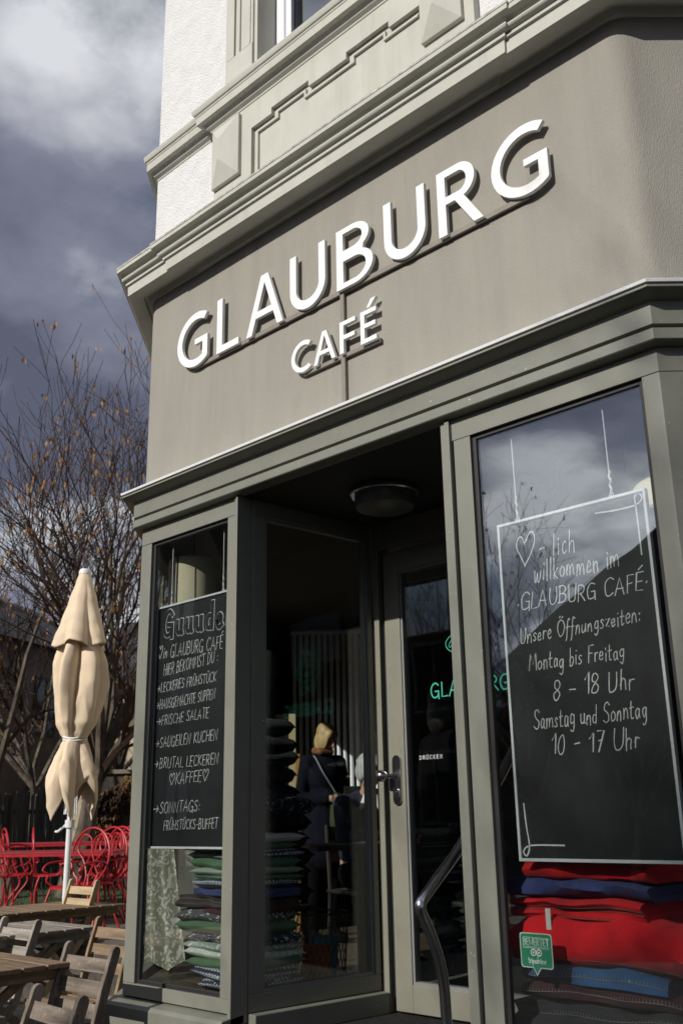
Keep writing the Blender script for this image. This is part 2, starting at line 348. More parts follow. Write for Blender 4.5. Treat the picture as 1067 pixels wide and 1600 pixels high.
for i in range(5200):
    u = random.random()**1.5*7; v = random.uniform(1.0, 8.0); p = tq+HD*u+HN*v; a = random.uniform(0, 6.28); h = random.uniform(.03, .085)
    q = Vector((math.cos(a), math.sin(a)))*.008; t = Vector((random.uniform(-.03, .03), random.uniform(-.03, .03)))
    lawn.add([(p.x-q.x, p.y-q.y, .466), (p.x+q.x, p.y+q.y, .466), (p.x+t.x, p.y+t.y, .466+h)], [(0, 1, 2)])
lawn = lawn.build('lawn', M['grass']); tag(lawn, kind='stuff', label='short green grass behind the red garden chairs', cat='grass')

# ------------------------------------------------------------------ the cafe building
cafe = thing('cafe_building', 'corner cafe building with a canted shop front, greige sign wall and white stucco upper storey', 'building', (-2.92, 3.0, 0))
def part(mb, name, m, parent=None, **k): return mb.build(name, m, parent or cafe, world=True, **k)
def rounded(path, r, n=4):
    out = [Vector(path[0])]
    for i in range(1, len(path)-1):
        p = Vector(path[i]); a = (Vector(path[i-1])-p).normalized(); b = (Vector(path[i+1])-p).normalized()
        for j in range(n+1):
            t = j/n; A = p+a*r; B = p+b*r; out.append(A*(1-t)**2+p*2*t*(1-t)+B*t*t)
    out.append(Vector(path[-1])); return out
FULL = [FARL, CL, CR, FARR]
# plaster band that carries the lettering
part(MB().sweep(rounded(FULL, .05), [(0, 3.2), (0, 4.70), (-.3, 4.70), (-.3, 3.2)], closed_prof=True), 'sign_wall', M['sign_wall'], smooth=True, angle=30)
# stucco upper storey, with the opening of the window bay
WX0, WX1, WZ0, WZ1 = -3.535, -2.305, 5.42, 7.7
up = MB()
pf = lambda z0, z1: [(0, z0), (0, z1), (-.3, z1), (-.3, z0)]
up.sweep([FARL, CL, (WX0, 3)], pf(4.70, 8.6), closed_prof=True); up.sweep([(WX1, 3), CR, FARR], pf(4.70, 8.6), closed_prof=True)
up.box(WX0, WX1, 3.0, 3.3, 4.70, WZ0); up.box(WX0, WX1, 3.0, 3.3, WZ1, 8.6)
part(up, 'stucco_wall', M['stucco'])
bw = MB(); bp = [FARR, FARL]
bw.box(FARL.x, FARR.x, FARL.y-.3, FARL.y, 0, 8.6)
part(bw, 'back_wall', M['stucco'])
part(MB().slab([tuple(CL+HN*.3), (CR.x+.2, 2.7), (FARR.x+.3, FARR.y), (FARL.x-.3, FARL.y)], 8.6, 8.85), 'roof', M['trim_d'])
# main cornice over the sign band, breaking forward a little in the middle
RA = -3.985; RB = -1.93
JOG = [FARL, CL, (RA, 3.0), (RA, 2.988), (RB, 2.988), (RB, 3.0), CR, FARR]
prof = [(-.02, 4.47), (0, 4.47), (.012, 4.472), (.018, 4.486), (.026, 4.502), (.040, 4.508), (.050, 4.512), (.052, 4.488), (.136, 4.480), (.140, 4.540), (.152, 4.543), (.153, 4.556),
        (.145, 4.558), (.145, 4.562)]+[(.150+.026*math.sin(R(a)), 4.578-.017*math.cos(R(a))) for a in range(0, 181, 22)]+[(.160, 4.600), (.172, 4.612), (.203, 4.616), (.204, 4.637)]
part(MB().sweep(JOG, prof+[(.0, 4.71), (-.02, 4.71)]), 'main_cornice', M['trim'], smooth=True, angle=28)
part(MB().sweep(JOG, [(.199, 4.6385), (.2065, 4.6385), (.2065, 4.650), (0.002, 4.722), (0.002, 4.712)], closed_prof=True), 'cornice_capping', M['trim_d'])
# string course that runs on as the window sill
A0, A1 = -3.838, -2.002; AE = 0.042
SC = [FARL, CL, (A0-.03, 3.0), (A0-.03, 3-AE), (A1+.03, 3-AE), (A1+.03, 3.0), CR, FARR]
prof = [(-.02, 5.315), (.004, 5.315), (.006, 5.325), (.016, 5.332), (.024, 5.338), (.030, 5.352), (.042, 5.362), (.066, 5.366), (.068, 5.412), (.072, 5.416), (.072, 5.424), (.080, 5.430), (.086, 5.444), (.088, 5.462), (0, 5.50), (-.02, 5.50)]
part(MB().sweep(SC, prof), 'string_course', M['trim'], smooth=True, angle=28)
# apron below the window: sunk panel with a stepped head, diamond blocks at both ends
mid = (A0+A1)/2; yf = 3-AE
px0, px1 = -3.515, -2.285; lo, hi = 5.152, 5.19
bx = [-3.35, -3.06, -2.785, -2.50]
head = [(px0, lo), (bx[0], lo), (bx[0], hi), (bx[1], hi), (bx[1], lo), (bx[2], lo), (bx[2], hi), (bx[3], hi), (bx[3], lo), (px1, lo)]
hole = [(px0, 4.80), (px1, 4.80)]+head[::-1]
ap = MB().prism([(A0, 4.72), (A1, 4.72), (A1, 5.318), (A0, 5.318)], [hole], yf, 3.002)
def stepped(d):
    return [(px0+d, 4.785), (px0+d, lo-d), (bx[0]+d, lo-d), (bx[0]+d, hi-d), (bx[1]-d, hi-d), (bx[1]-d, lo-d), (bx[2]+d, lo-d), (bx[2]+d, hi-d), (bx[3]-d, hi-d), (bx[3]-d, lo-d), (px1-d, lo-d)]
ap.prism((stepped(.030)+stepped(.044)[::-1])[::-1], [], yf+.010, 3.0)      # raised fillet that follows the steps
ap.box(px0-.02, px1+.02, yf+.024, 3.0012, 4.775, hi+.02)
part(ap, 'apron_panel', M['trim'])
for xa, xb in ((A0+.004, A0+.238), (A1-.288, A1-.054)):
    dm = MB(); z0, z1 = 4.898, 5.29; ax = (xa+xb)/2-.008; az = 5.03; y0 = yf-.022
    dm.add([(xa, yf+.004, z0), (xb, yf+.004, z0), (xb, yf+.004, z1), (xa, yf+.004, z1), (xa, y0, z0), (xb, y0, z0), (xb, y0, z1), (xa, y0, z1), (ax, y0-.048, az), (ax, y0-.048, z1-.13)],
           [(0, 1, 5, 4), (1, 2, 6, 5), (2, 3, 7, 6), (3, 0, 4, 7), (4, 5, 8), (5, 6, 9, 8), (6, 7, 9), (7, 4, 8, 9)])
    part(dm, 'diamond_block', M['trim'], bevel=.002)
# surround of the upper window: pilasters with a fluted face
for sx in (1, -1):
    f = lambda x: x if sx == 1 else 2*mid-x
    pl = MB(); y = 2.972
    def bxx(x0, x1, y0, y1, z0, z1):
        a, b = sorted((f(x0), f(x1))); pl.box(a, b, y0, y1, z0, z1)
    bxx(-3.79, -3.765, 2.985, 3.002, 5.46, 7.75); bxx(-3.765, -3.535, y, 3.0025, 5.46, 5.76); bxx(-3.765, -3.70, y, 3.0025, 5.76, 7.75)
    bxx(-3.70, -3.69, y+.014, 3.0025, 5.76, 7.75); bxx(-3.69, -3.655, y+.006, 3.0025, 5.76, 7.75); bxx(-3.655, -3.635, y+.016, 3.0025, 5.76, 7.75)
    bxx(-3.635, -3.555, y, 3.0025, 5.76, 7.75); bxx(-3.555, -3.535, y+.005, 3.0025, 5.76, 7.75)
    part(pl, 'window_surround', M['trim'], bevel=.003)
    rv = MB(); a, b = sorted((f(-3.5365), f(-3.51))); rv.box(a, b, 2.99, 3.21, 5.44, 7.7); part(rv, 'window_reveal', M['trim'])
wn = MB()
for x0, x1, z0, z1 in ((-3.51, -3.44, 5.45, 7.7), (-2.40, -2.33, 5.45, 7.7), (-3.44, -2.40, 5.45, 5.53), (-3.44, -2.40, 7.62, 7.7), (-2.955, -2.885, 5.53, 7.62)):
    wn.box(x0, x1, 3.13, 3.20, z0, z1)
for x0, x1 in ((-3.44, -2.955), (-2.885, -2.40)):
    for a, b, c, e2 in ((x0, x0+.045, 5.53, 7.62), (x1-.045, x1, 5.53, 7.62), (x0+.045, x1-.045, 5.53, 5.585), (x0+.045, x1-.045, 7.565, 7.62)):
        wn.box(a, b, 3.145, 3.20, c, e2)
uw = part(wn, 'upper_window', M['white_pvc'], bevel=.006)
part(MB().box(-3.43, -2.41, 3.17, 3.178, 5.55, 7.6), 'pane', M['glass_up'], uw)
part(MB().box(-3.6, -2.3, 3.34, 3.36, 5.3, 7.8), 'unlit_room_sheet', M['dark_paint'], uw)  # flat dark sheet behind the pane stands in for the unlit room

# ---- shop front: fascia over everything
part(MB().sweep(FULL, [(-.02, 3.262), (.002, 3.262), (.120, 3.248), (.122, 3.246), (.119, 3.236), (.10, 3.236), (.10, 3.240), (-.02, 3.250)], closed_prof=True), 'drip_strip', M['alu'])
part(MB().sweep(FULL, [(-.02, 3.238), (.098, 3.234), (.098, 3.2295), (.114, 3.229), (.114, 3.220), (.102, 3.214), (.050, 3.198), (.048, 3.112), (.028, 3.109), (.028, 3.099), (.050, 3.096), (.050, 3.056), (.045, 3.052), (-.005, 3.046), (-.02, 3.046)]), 'fascia', M['frame'], bevel=.0015)
HZ0, HZ1 = 2.955, 3.046; X1, X2 = -3.618, -2.334
hd = MB(); hp = [(0, HZ0), (0, HZ1), (-.07, HZ1), (-.07, HZ0)]
hd.sweep([CL+HD*3.395, CL, (X1-.004, 3)], hp, closed_prof=True); hd.sweep([(X2+.004, 3), CR, CR+BD*3.0], hp, closed_prof=True)
part(hd, 'header_rail', M['frame'], bevel=.002)
# closed masonry behind the fascia line and down both side streets
part(MB().sweep([FARL, CL+HD*3.4], [(0, 0), (0, 3.22), (-.3, 3.22), (-.3, 0)], closed_prof=True), 'side_wall', M['sign_wall'])
TL = frame_T((CL.x+HD.x*3.4, CL.y+HD.y*3.4, 0), (S2, -S2, 0))
swn = MB()
for a, b in ((0, .08), (.90, .96)): swn.box(a, b, 0.001, .05, .7575, HZ0-.001, TL)
fr = part(swn, 'side_window', M['frame'], bevel=.003); part(MB().box(.04, 3.31, .02, .026, .75, HZ0+.01, TL), 'pane', M['glass_clear'], fr)
part(MB().sweep([CR+BD*3.0, FARR], [(0, 0), (0, 3.22), (-.3, 3.22), (-.3, 0)], closed_prof=True), 'side_wall', M['sign_wall'])
# corner posts
for c, dd, s in ((CL, HD, 1), (CR, BD, -1)):
    a = .092 if s == 1 else .066
    p = [tuple(c), (c.x+s*a, 3.0), (c.x+s*a, 3.040), tuple(c+dd*.05+Vector((.045*s, .0))), tuple(c+dd*.05)] if s == 1 else [tuple(c), (c.x+s*a, 3.0), (c.x+s*a, 3.040), tuple(c+dd*.1+Vector((.045*s, .0))), tuple(c+dd*.1)]
    if s == -1: p = p[::-1]
    part(MB().slab(p, 0.7575, HZ0-.0015), 'corner_post', M['frame'], bevel=.003)
def window(name, x0, x1, z0, z1, glass_y=3.045):
    """stiles and rails of a shop window whose clear opening is x0..x1, z0..z1"""
    return None
# left window stile and twin entrance posts
def posts(xa, xb, s):
    # xa: window side, xb: entrance side
    lo_, hi_ = sorted((xa, xb)); wd = hi_-lo_
    st = MB(); g = lo_+wd*.62 if s == 1 else lo_+wd*.38
    a0, a1 = (lo_, g-.004) if s == 1 else (g+.004, hi_)
    b0, b1 = (g+.004, hi_) if s == 1 else (lo_, g-.004)
    st.box(a0, a1, 3.0, 3.040, .7575, HZ0-.0015)
    m_ = (b0+b1)/2
    st.box(b0, m_-.002, 2.990, 3.075, .66, HZ1-.006); st.box(m_+.002, b1, 2.982, 3.078, .66, HZ1-.006); st.box(m_-.002, m_+.002, 3.0, 3.07, .66, HZ1-.007)
    part(st, 'window_stile', M['frame'], bevel=.003)
    gk = MB(); gk.box(g-.004, g+.004, 3.012, 3.038, .758, HZ0-.002); part(gk, 'gasket', M['gasket'])
posts(-3.714, X1, 1); posts(-2.196, X2, -1)
# stall risers below the windows
rs = MB()
rp = [(0, .70), (0, .757), (-.045, .757), (-.045, .70)]
rs.sweep([CL+HD*3.39, CL, (X1-.026, 3)], rp, closed_prof=True); rs.sweep([(X2+.026, 3), CR, CR+BD*3.0], rp, closed_prof=True)
part(rs, 'window_bottom_rail', M['frame'], bevel=.002)
rs = MB(); rp = [(.075, 0), (.075, .668), (.062, .684), (-.06, .699), (-.06, 0)]
rs.sweep([CL+HD*3.39, CL, (X1, 3)], rp, closed_prof=True); rs.sweep([(X2, 3), CR, CR+BD*3.0], rp, closed_prof=True)
part(rs, 'stall_riser', M['frame'], bevel=.004)
# windows: beads and panes
def shop_pane(x0, x1, z0, z1):
    bd = MB(); t = .018
    for a, b, c, e2 in ((x0, x0+t, z0, z1), (x1-t, x1, z0, z1), (x0+t, x1-t, z0, z0+t), (x0+t, x1-t, z1-t, z1)): bd.box(a, b, 3.016, 3.0385, c, e2)
    fr = part(bd, 'shop_window', M['gasket'], bevel=.002)
    part(MB().box(x0+.004, x1-.004, 3.024, 3.030, z0+.004, z1-.004), 'pane', M['glass'], fr)
shop_pane(CL.x+.092, -3.714, .757, HZ0); shop_pane(-2.196, CR.x-.066, .757, HZ0)
TB = frame_T((CR.x, 3.0, 0), (S2, S2, 0))
bwn = MB(); bwn.box(.10, 3.0, .0, .06, .757, .80, TB); bwn.box(1.5, 1.58, .0, .06, .80, HZ0, TB); bwn.box(2.92, 3.0, 0, .06, .80, HZ0, TB)
fr = part(bwn, 'side_window', M['frame'], bevel=.003); part(MB().box(.10, 2.95, .03, .038, .78, HZ0, TB), 'pane', M['glass'], fr)

# ---- entrance recess
DY = 3.9
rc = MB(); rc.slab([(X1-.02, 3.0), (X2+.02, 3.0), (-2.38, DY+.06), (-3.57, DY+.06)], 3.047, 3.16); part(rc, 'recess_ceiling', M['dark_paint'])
st = MB(); st.slab([(X1+.004, 2.93), (X2-.004, 2.93), (-2.385, DY+.1), (-3.57, DY+.1)], 0.0, .600)
part(st, 'entrance_floor', M['asphalt'], bevel=.008)
st = MB(); st.box(-3.75, -2.2, 2.55, 2.9245, 0, .40); st.box(-3.75, -2.2, 2.2, 2.5495, 0, .20); part(st, 'entrance_step', M['paving'], bevel=.01)
def recess_side(p0, p1, flip):
    d_ = (Vector((p1[0], p1[1], 0))-Vector((p0[0], p0[1], 0))); Ln = d_.length
    T = frame_T((p0[0], p0[1], 0), d_)
    o = .05 if not flip else -.05
    def bx(mb, a, b, y0, y1, c, e2):
        y0, y1 = sorted((y0, y1)); mb.box(a, b, y0, y1, c, e2, T)
    mb = MB(); k = 1 if not flip else -1
    bx(mb, 0, Ln, -.055*k, .05*k, .601, .695)
    part(mb, 'recess_sill', M['frame'], bevel=.004)
    mb = MB()
    bx(mb, 0, Ln, -.004*k, .05*k, .697, .772); bx(mb, 0, Ln, -.004*k, .05*k, 2.965, 3.045); bx(mb, 0, .085, -.0035*k, .049*k, .772, 2.965); bx(mb, Ln-.036, Ln, -.0035*k, .049*k, .772, 2.965)
    fr = part(mb, 'recess_window', M['frame'], bevel=.003)
    mb = MB(); bx(mb, .08, Ln-.032, .02*k, .028*k, .765, 2.97); part(mb, 'pane', M['glass_clear'], fr)
    mb = MB(); t = .012
    for a, b, c, e2 in ((.085, .085+t, .772, 2.965), (Ln-.036-t, Ln-.036, .772, 2.965), (.085+t, Ln-.036-t, .772, .772+t), (.085+t, Ln-.036-t, 2.965-t, 2.965)): bx(mb, a, b, .008*k, .04*k, c, e2)
    part(mb, 'glazing_bead', M['bead'] if not flip else M['gasket'], fr)
recess_side((X1+.0, 3.08), (-3.562, DY-.02), False)
recess_side((X2-.0, 3.08), (-2.388, DY-.02), True)
# door frame and door
df = MB()
df.box(-3.558, -3.514, DY-.015, DY+.075, .601, 3.046); df.box(-2.439, -2.392, DY-.015, DY+.075, .601, 3.046); df.box(-3.514, -2.439, DY-.015, DY+.075, 2.90, 3.046)
part(df, 'door_frame', M['door'], bevel=.004)
dr = MB(); dx0, dx1 = -3.487, -2.467
for a, b, c, e2 in ((dx0, -3.380, .612, 2.87), (-2.573, dx1, .612, 2.87), (-3.380, -2.573, .612, .735), (-3.380, -2.573, 2.76, 2.87)): dr.box(a, b, DY, DY+.055, c, e2)
door = part(dr, 'door', M['door'], bevel=.003)
gk = MB()
for a, b, c, e2 in ((-3.380, -3.367, .735, 2.76), (-2.586, -2.573, .735, 2.76), (-3.367, -2.586, .735, .748), (-3.367, -2.586, 2.747, 2.76)): gk.box(a, b, DY+.008, DY+.05, c, e2)
part(gk, 'glazing_bead', M['bead'], door)
part(MB().box(-3.375, -2.578, DY+.022, DY+.030, .74, 2.755), 'pane', M['glass'], door)
gk = MB(); gk.box(-3.514, dx0, DY+.02, DY+.06, .612, 2.87); gk.box(dx1, -2.439, DY+.02, DY+.06, .612, 2.87); part(gk, 'gasket', M['gasket'], door)
# knob on its long back plate, with the lock cylinder
hn = MB(); hx = -3.428; hz = 1.70
pl = arc(hx, hz+.075, .027, .027, 0, 180, 10)+arc(hx, hz-.115, .027, .027, 180, 360, 10)
hn.prism(pl, [], DY-.011, DY-.0015)
hn.tube([(hx-.004, DY-.011, hz), (hx-.030, DY-.045, hz), (hx-.040, DY-.058, hz)], [.013, .012, .011], 14)
kn = [(0.0, -.030)]+[(.030*math.sin(R(a)), -.030*math.cos(R(a))) for a in range(15, 166, 15)]+[(0.0, .030)]
hn.lathe(kn, 20, Matrix.Translation((hx-.046, DY-.072, hz)) @ Matrix.Rotation(R(90), 4, 'X'))
hn.prism(arc(hx, hz-.078, .016, .016, 0, 180, 10)+arc(hx, hz-.105, .016, .016, 180, 360, 10), [], DY-.018, DY-.0105)
part(hn, 'door_handle', M['steel'], door, smooth=True, angle=40)
kh = MB(); kh.lathe([(0, 0), (.0085, 0), (.0085, .004), (0, .004)], 14, Matrix.Translation((hx, DY-.0225, hz-.082)) @ Matrix.Rotation(R(-90), 4, 'X')); kh.box(hx-.0015, hx+.0015, DY-.024, DY-.0226, hz-.088, hz-.076)
part(kh, 'keyhole', M['gasket'], door)

# ---- shop interior
inn = MB(); ipoly = [(CL.x-.1, 3.1), (CR.x+.1, 3.1), (FARR.x-.35, FARR.y-.32), (FARL.x+.35, FARL.y-.32)]
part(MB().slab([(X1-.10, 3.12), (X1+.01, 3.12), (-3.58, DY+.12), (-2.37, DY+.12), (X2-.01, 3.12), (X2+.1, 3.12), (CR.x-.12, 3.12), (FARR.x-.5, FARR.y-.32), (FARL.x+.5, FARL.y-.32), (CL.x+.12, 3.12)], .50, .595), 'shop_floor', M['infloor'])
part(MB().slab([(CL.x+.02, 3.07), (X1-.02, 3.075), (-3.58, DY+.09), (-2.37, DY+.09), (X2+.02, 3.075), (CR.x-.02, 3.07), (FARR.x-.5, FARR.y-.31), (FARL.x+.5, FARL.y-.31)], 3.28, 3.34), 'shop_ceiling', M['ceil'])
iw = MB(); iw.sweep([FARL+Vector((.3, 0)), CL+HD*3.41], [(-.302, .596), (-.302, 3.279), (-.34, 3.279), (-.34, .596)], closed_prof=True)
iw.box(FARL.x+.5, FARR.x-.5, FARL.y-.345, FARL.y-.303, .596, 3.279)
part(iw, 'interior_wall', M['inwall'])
bn = MB(); bn.slab([(CL.x+.06, 3.066), (X1-.03, 3.066), (-3.60, 3.62), (CL.x-.45, 3.62)], .715, .750)
part(bn, 'window_bench', M['infloor'], bevel=.004); bn = MB(); bn.slab([(X2+.03, 3.066), (CR.x-.07, 3.066), (CR.x+.2, 3.7), (-2.40, 3.7)], .715, .750)
part(bn, 'window_bench', M['infloor'], bevel=.004)

# ------------------------------------------------------------------ the lettering on the wall
sign = thing('shop_sign', 'raised white letters GLAUBURG CAFÉ on rails across the greige wall above the entrance', 'sign', (-2.85, 3.0, 3.3))
K = 1.0106
def lx(p): return (p[0]*K, 1.5+(p[1]-1.5)*K)
def letter_poly(ch, x, w, z, h, t):
    x1 = x+w; z1 = z+h
    if ch in 'GC':
        cx = x+w*(.625 if ch == 'G' else .60); rx = cx-x; rz = h*.51; cz = z+h*.5; n = 26
        if ch == 'G':
            o = arc(cx, cz, rx, rz, 56, 304, n)+[(x1, z+.105*h), (x1, z+.5*h), (x1-.415*w, z+.5*h), (x1-.415*w, z+.5*h-t*.72), (x1-t, z+.5*h-t*.72)]
            i = arc(cx, cz, rx-t, rz-t*.98, 297, 58, n); return o+i, []
        o = arc(cx, cz, rx, rz, 52, 308, n); i = arc(cx, cz, rx-t, rz-t*.98, 306, 54, n); return o+i, []
    if ch == 'L': return [(x, z1), (x, z), (x1, z), (x1, z+t*.86), (x+t, z+t*.86), (x+t, z1)], []
    if ch == 'A':
        ap = .19*w; c = x+w/2; b0 = z+.265*h; b1 = b0+t*.85; tb = t*.98; k = (w/2-ap/2-0)/h
        s = lambda zz: x+(c-ap/2-x)*(zz-z)/h
        o = [(c-ap/2, z1), (x, z), (x+tb, z), (s(b0)+tb, b0), (2*c-s(b0)-tb, b0), (x1-tb, z), (x1, z), (c+ap/2, z1)]
        hz = z+h*.86
        return o, [[(s(b1)+tb, b1), (2*c-s(b1)-tb, b1), (c, hz)]]
    if ch == 'U':
        c = x+w/2; rz = .37*h; zc = z+rz
        return [(x, z1)]+arc(c, zc, w/2, rz+.01*h, 180, 360, 22)+[(x1, z1), (x1-t, z1)]+arc(c, zc, w/2-t, rz-t, 360, 180, 22)+[(x+t, z1)], []
    if ch == 'B':
        zm = z+.53*h; u = x+.93*w
        o = [(x, z1), (x, z)]+arc(x+.5*w, z+(zm-z)/2+.005*h, .5*w, (zm-z)/2+.005*h, -90, 62, 12)+arc(x+.46*w, zm+(z1-zm)/2, .45*w, (z1-zm)/2, -50, 90, 12)
        h1 = [(x+t, z+t*.85)]+arc(x+.5*w, z+(zm-z)/2+.0*h, .5*w-t, (zm-z)/2-t*.62, -82, 82, 10)+[(x+t, zm-t*.38)]
        h2 = [(x+t, zm+t*.45)]+arc(x+.46*w, zm+(z1-zm)/2, .45*w-t, (z1-zm)/2-t*.66, -82, 82, 10)+[(x+t, z1-t*.85)]
        h1[0] = (x+t, h1[1][1]); h1[-1] = (x+t, h1[-2][1]); h2[0] = (x+t, h2[1][1]); h2[-1] = (x+t, h2[-2][1])
        return o, [h1, h2]
    if ch == 'R':
        zm = z+.46*h; bw = .86*w; rz = (z1-zm)/2; rr = min(rz, bw*.48)
        o = [(x, z1), (x, z), (x+t, z), (x+t, zm), (x+.40*w, zm), (x1-t*1.12, z), (x1, z), (x+.60*w, zm+.015*h)]+arc(x+bw-rz*1.0, zm+rz, rz*1.0, rz, -62, 90, 14)
        h1 = [(x+t, zm+t*.8)]+arc(x+bw-rz, zm+rz, rz-t, rz-t*.82, -88, 88, 12)+[(x+t, z1-t*.8)]
        h1[0] = (x+t, h1[1][1]); h1[-1] = (x+t, h1[-2][1])
        return o, [h1]
    if ch == 'F': return [(x, z1), (x, z), (x+t, z), (x+t, z+.42*h), (x1-.05*w, z+.42*h), (x1-.05*w, z+.42*h+t*.86), (x+t, z+.42*h+t*.86), (x+t, z1-t*.86), (x1, z1-t*.86), (x1, z1)], []
    if ch == 'E': return [(x, z1), (x, z), (x1, z), (x1, z+t*.86), (x+t, z+t*.86), (x+t, z+.46*h), (x1-.06*w, z+.46*h), (x1-.06*w, z+.46*h+t*.86), (x+t, z+.46*h+t*.86), (x+t, z1-t*.86), (x1, z1-t*.86), (x1, z1)], []
def put_letter(ch, x, x1, z, h, t):
    o, hs = letter_poly(ch.replace('É', 'E'), x, x1-x, z, h, t)
    mb = MB(); mb.prism([lx(p) for p in o], [[lx(p) for p in q] for q in hs], 2.9610, 2.9795)
    if ch == 'É':
        mb.prism([lx(p) for p in ((x+.40*(x1-x), z+h*1.06), (x+.62*(x1-x), z+h*1.06), (x1+.02*(x1-x), z+h*1.30), (x1-.30*(x1-x), z+h*1.30))], [], 2.9610, 2.9795)
    mb.build('letter', M['white'], sign, world=True, bevel=.0008, seg=1)
Z0 = 3.846; H0 = .316
for ch, a, b in (('G', -4.095, -3.827), ('L', -3.746, -3.567), ('A', -3.505, -3.228), ('U', -3.175, -2.929), ('B', -2.853, -2.622), ('U', -2.551, -2.311), ('R', -2.240, -2.008), ('G', -1.957, -1.690)):
    put_letter(ch, a, b, Z0, H0, .0435)
for ch, a, b in (('C', -3.167, -3.028), ('A', -3.013, -2.870), ('F', -2.841, -2.742), ('É', -2.710, -2.614)):
    put_letter(ch, a, b, 3.519, .160, .0245)
kx = lambda v: v*K; kz = lambda v: 1.5+(v-1.5)*K
rl = MB(); rl.box(kx(-3.95), kx(-1.80), 2.980, 2.993, kz(3.838), kz(3.862)); rl.box(kx(-3.10), kx(-2.61), 2.980, 2.993, kz(3.507), kz(3.527))
rl.build('rail', M['rail_paint'], sign, world=True, bevel=.001)
rl = MB(); rl.box(kx(-2.853), kx(-2.829), 2.9805, 2.996, 3.262, kz(3.8375)); rl.tube([(kx(-2.841), 2.99, 3.30), (kx(-2.85), 2.985, 3.285), (kx(-2.862), 2.98, 3.27), (kx(-2.864), 2.97, 3.255)], .004, 6)
rl.build('rod', M['rail_paint'], sign, world=True, bevel=.001)

# ------------------------------------------------------------------ ceiling lamp and handrail in the entrance
lamp = thing('ceiling_lamp', 'round frosted bulkhead lamp under the dark entrance ceiling', 'lamp', (-3.075, 3.47, 3.047))
MB().lathe([(0, 0), (.165, 0), (.172, -.006), (.172, -.026), (.165, -.032), (.150, -.032)], 40).build('lamp_ring', M['steel'], lamp, smooth=True)
MB().lathe([(.150, -.030), (.150, -.075), (.142, -.093), (.120, -.103), (0, -.108)], 40).build('lamp_bowl', M['lampglass'], lamp, smooth=True)
rail = thing('handrail', 'polished steel handrail bent back at its lower end beside the entrance door', 'handrail', (-2.5, 3.06, .6))
bend = [(-2.5, 3.72, 1.90), (-2.5, 3.5, 1.665), (-2.5, 3.21, 1.398), (-2.5, 3.04, 1.27), (-2.5, 2.965, 1.215), (-2.5, 2.945, 1.193), (-2.5, 2.950, 1.165), (-2.5, 2.985, 1.11), (-2.5, 3.030, 1.02), (-2.5, 3.056, .93), (-2.5, 3.064, .83), (-2.5, 3.066, .72), (-2.5, 3.066, .601)]
MB().tube(catmull(bend, 5), .0205, 20).build('rail_tube', M['steel'], rail, world=True, smooth=True)
fl = MB(); fl.lathe([(0, 0), (.042, 0), (.042, .006), (.022, .010), (.021, .012)], 24, Matrix.Translation((-2.5, 3.066, .6005)))
fl.build('floor_flange', M['steel'], rail, world=True, smooth=True); fl = MB(); fl.tube([(-2.5, 3.70, 1.88), (-2.46, 3.70, 1.86)], .010, 10)
fl.build('rail_bracket', M['steel'], rail, world=True, smooth=True)

# ------------------------------------------------------------------ stroke lettering for chalk and stickers
GL = {}
def gdef(ch, w, *strokes): GL[ch] = (w, strokes)
# each stroke: ('l' straight / 'c' curved, points); caps are 1 high, x-height .5
gdef('A', .72, ('l', [(0, 0), (.34, 1), (.68, 0)]), ('l', [(.12, .36), (.58, .36)]))
gdef('B', .6, ('l', [(.05, 0), (.05, 1)]), ('c', [(.0, .98), (.3, 1), (.5, .8), (.38, .58), (.1, .53)]), ('c', [(.1, .53), (.42, .48), (.56, .26), (.4, .04), (0, .0)]))
gdef('C', .66, ('c', [(.62, .84), (.46, .99), (.24, .95), (.06, .7), (.03, .36), (.16, .08), (.36, .0), (.6, .12)]))
gdef('D', .64, ('l', [(.05, 0), (.05, 1)]), ('c', [(0, 1), (.34, .94), (.58, .66), (.56, .3), (.34, .05), (0, 0)]))
gdef('E', .52, ('l', [(.48, 1), (.04, 1), (.04, 0), (.48, 0)]), ('l', [(.04, .52), (.42, .52)]))
gdef('F', .5, ('l', [(.05, 0), (.05, 1), (.5, 1)]), ('l', [(.05, .52), (.4, .52)]))
gdef('G', .72, ('c', [(.62, .85), (.46, .99), (.24, .95), (.06, .7), (.03, .36), (.16, .06), (.36, -.02), (.58, .1), (.64, .4)]), ('l', [(.64, .42), (.38, .42)]), ('l', [(.64, .42), (.66, -.1)]))
gdef('H', .66, ('l', [(.04, 0), (.04, 1)]), ('l', [(.6, 0), (.6, 1)]), ('l', [(.04, .5), (.6, .5)]))
gdef('I', .16, ('l', [(.08, 0), (.08, 1)]))
gdef('K', .6, ('l', [(.05, 0), (.05, 1)]), ('l', [(.55, 1), (.06, .46), (.58, 0)]))
gdef('L', .5, ('l', [(.05, 1), (.05, 0), (.48, .02)]))
gdef('M', .82, ('l', [(.02, 0), (.12, 1), (.4, .3), (.68, 1), (.78, 0)]))
gdef('N', .68, ('l', [(.04, 0), (.04, 1), (.6, 0), (.6, 1)]))
gdef('O', .72, ('c', [(.34, 1), (.1, .82), (.03, .46), (.16, .1), (.38, 0), (.6, .16), (.67, .52), (.56, .86), (.34, 1)]))
gdef('P', .56, ('l', [(.05, 0), (.05, 1)]), ('c', [(0, .98), (.32, 1), (.52, .8), (.42, .54), (.06, .46)]))
gdef('R', .6, ('l', [(.05, 0), (.05, 1)]), ('c', [(0, .98), (.32, 1), (.5, .78), (.4, .55), (.06, .48)]), ('l', [(.22, .48), (.58, 0)]))
gdef('S', .56, ('c', [(.5, .86), (.34, 1), (.12, .9), (.08, .68), (.28, .52), (.48, .34), (.44, .1), (.22, 0), (.02, .14)]))
gdef('T', .6, ('l', [(.0, 1), (.6, 1)]), ('l', [(.3, 1), (.3, 0)]))
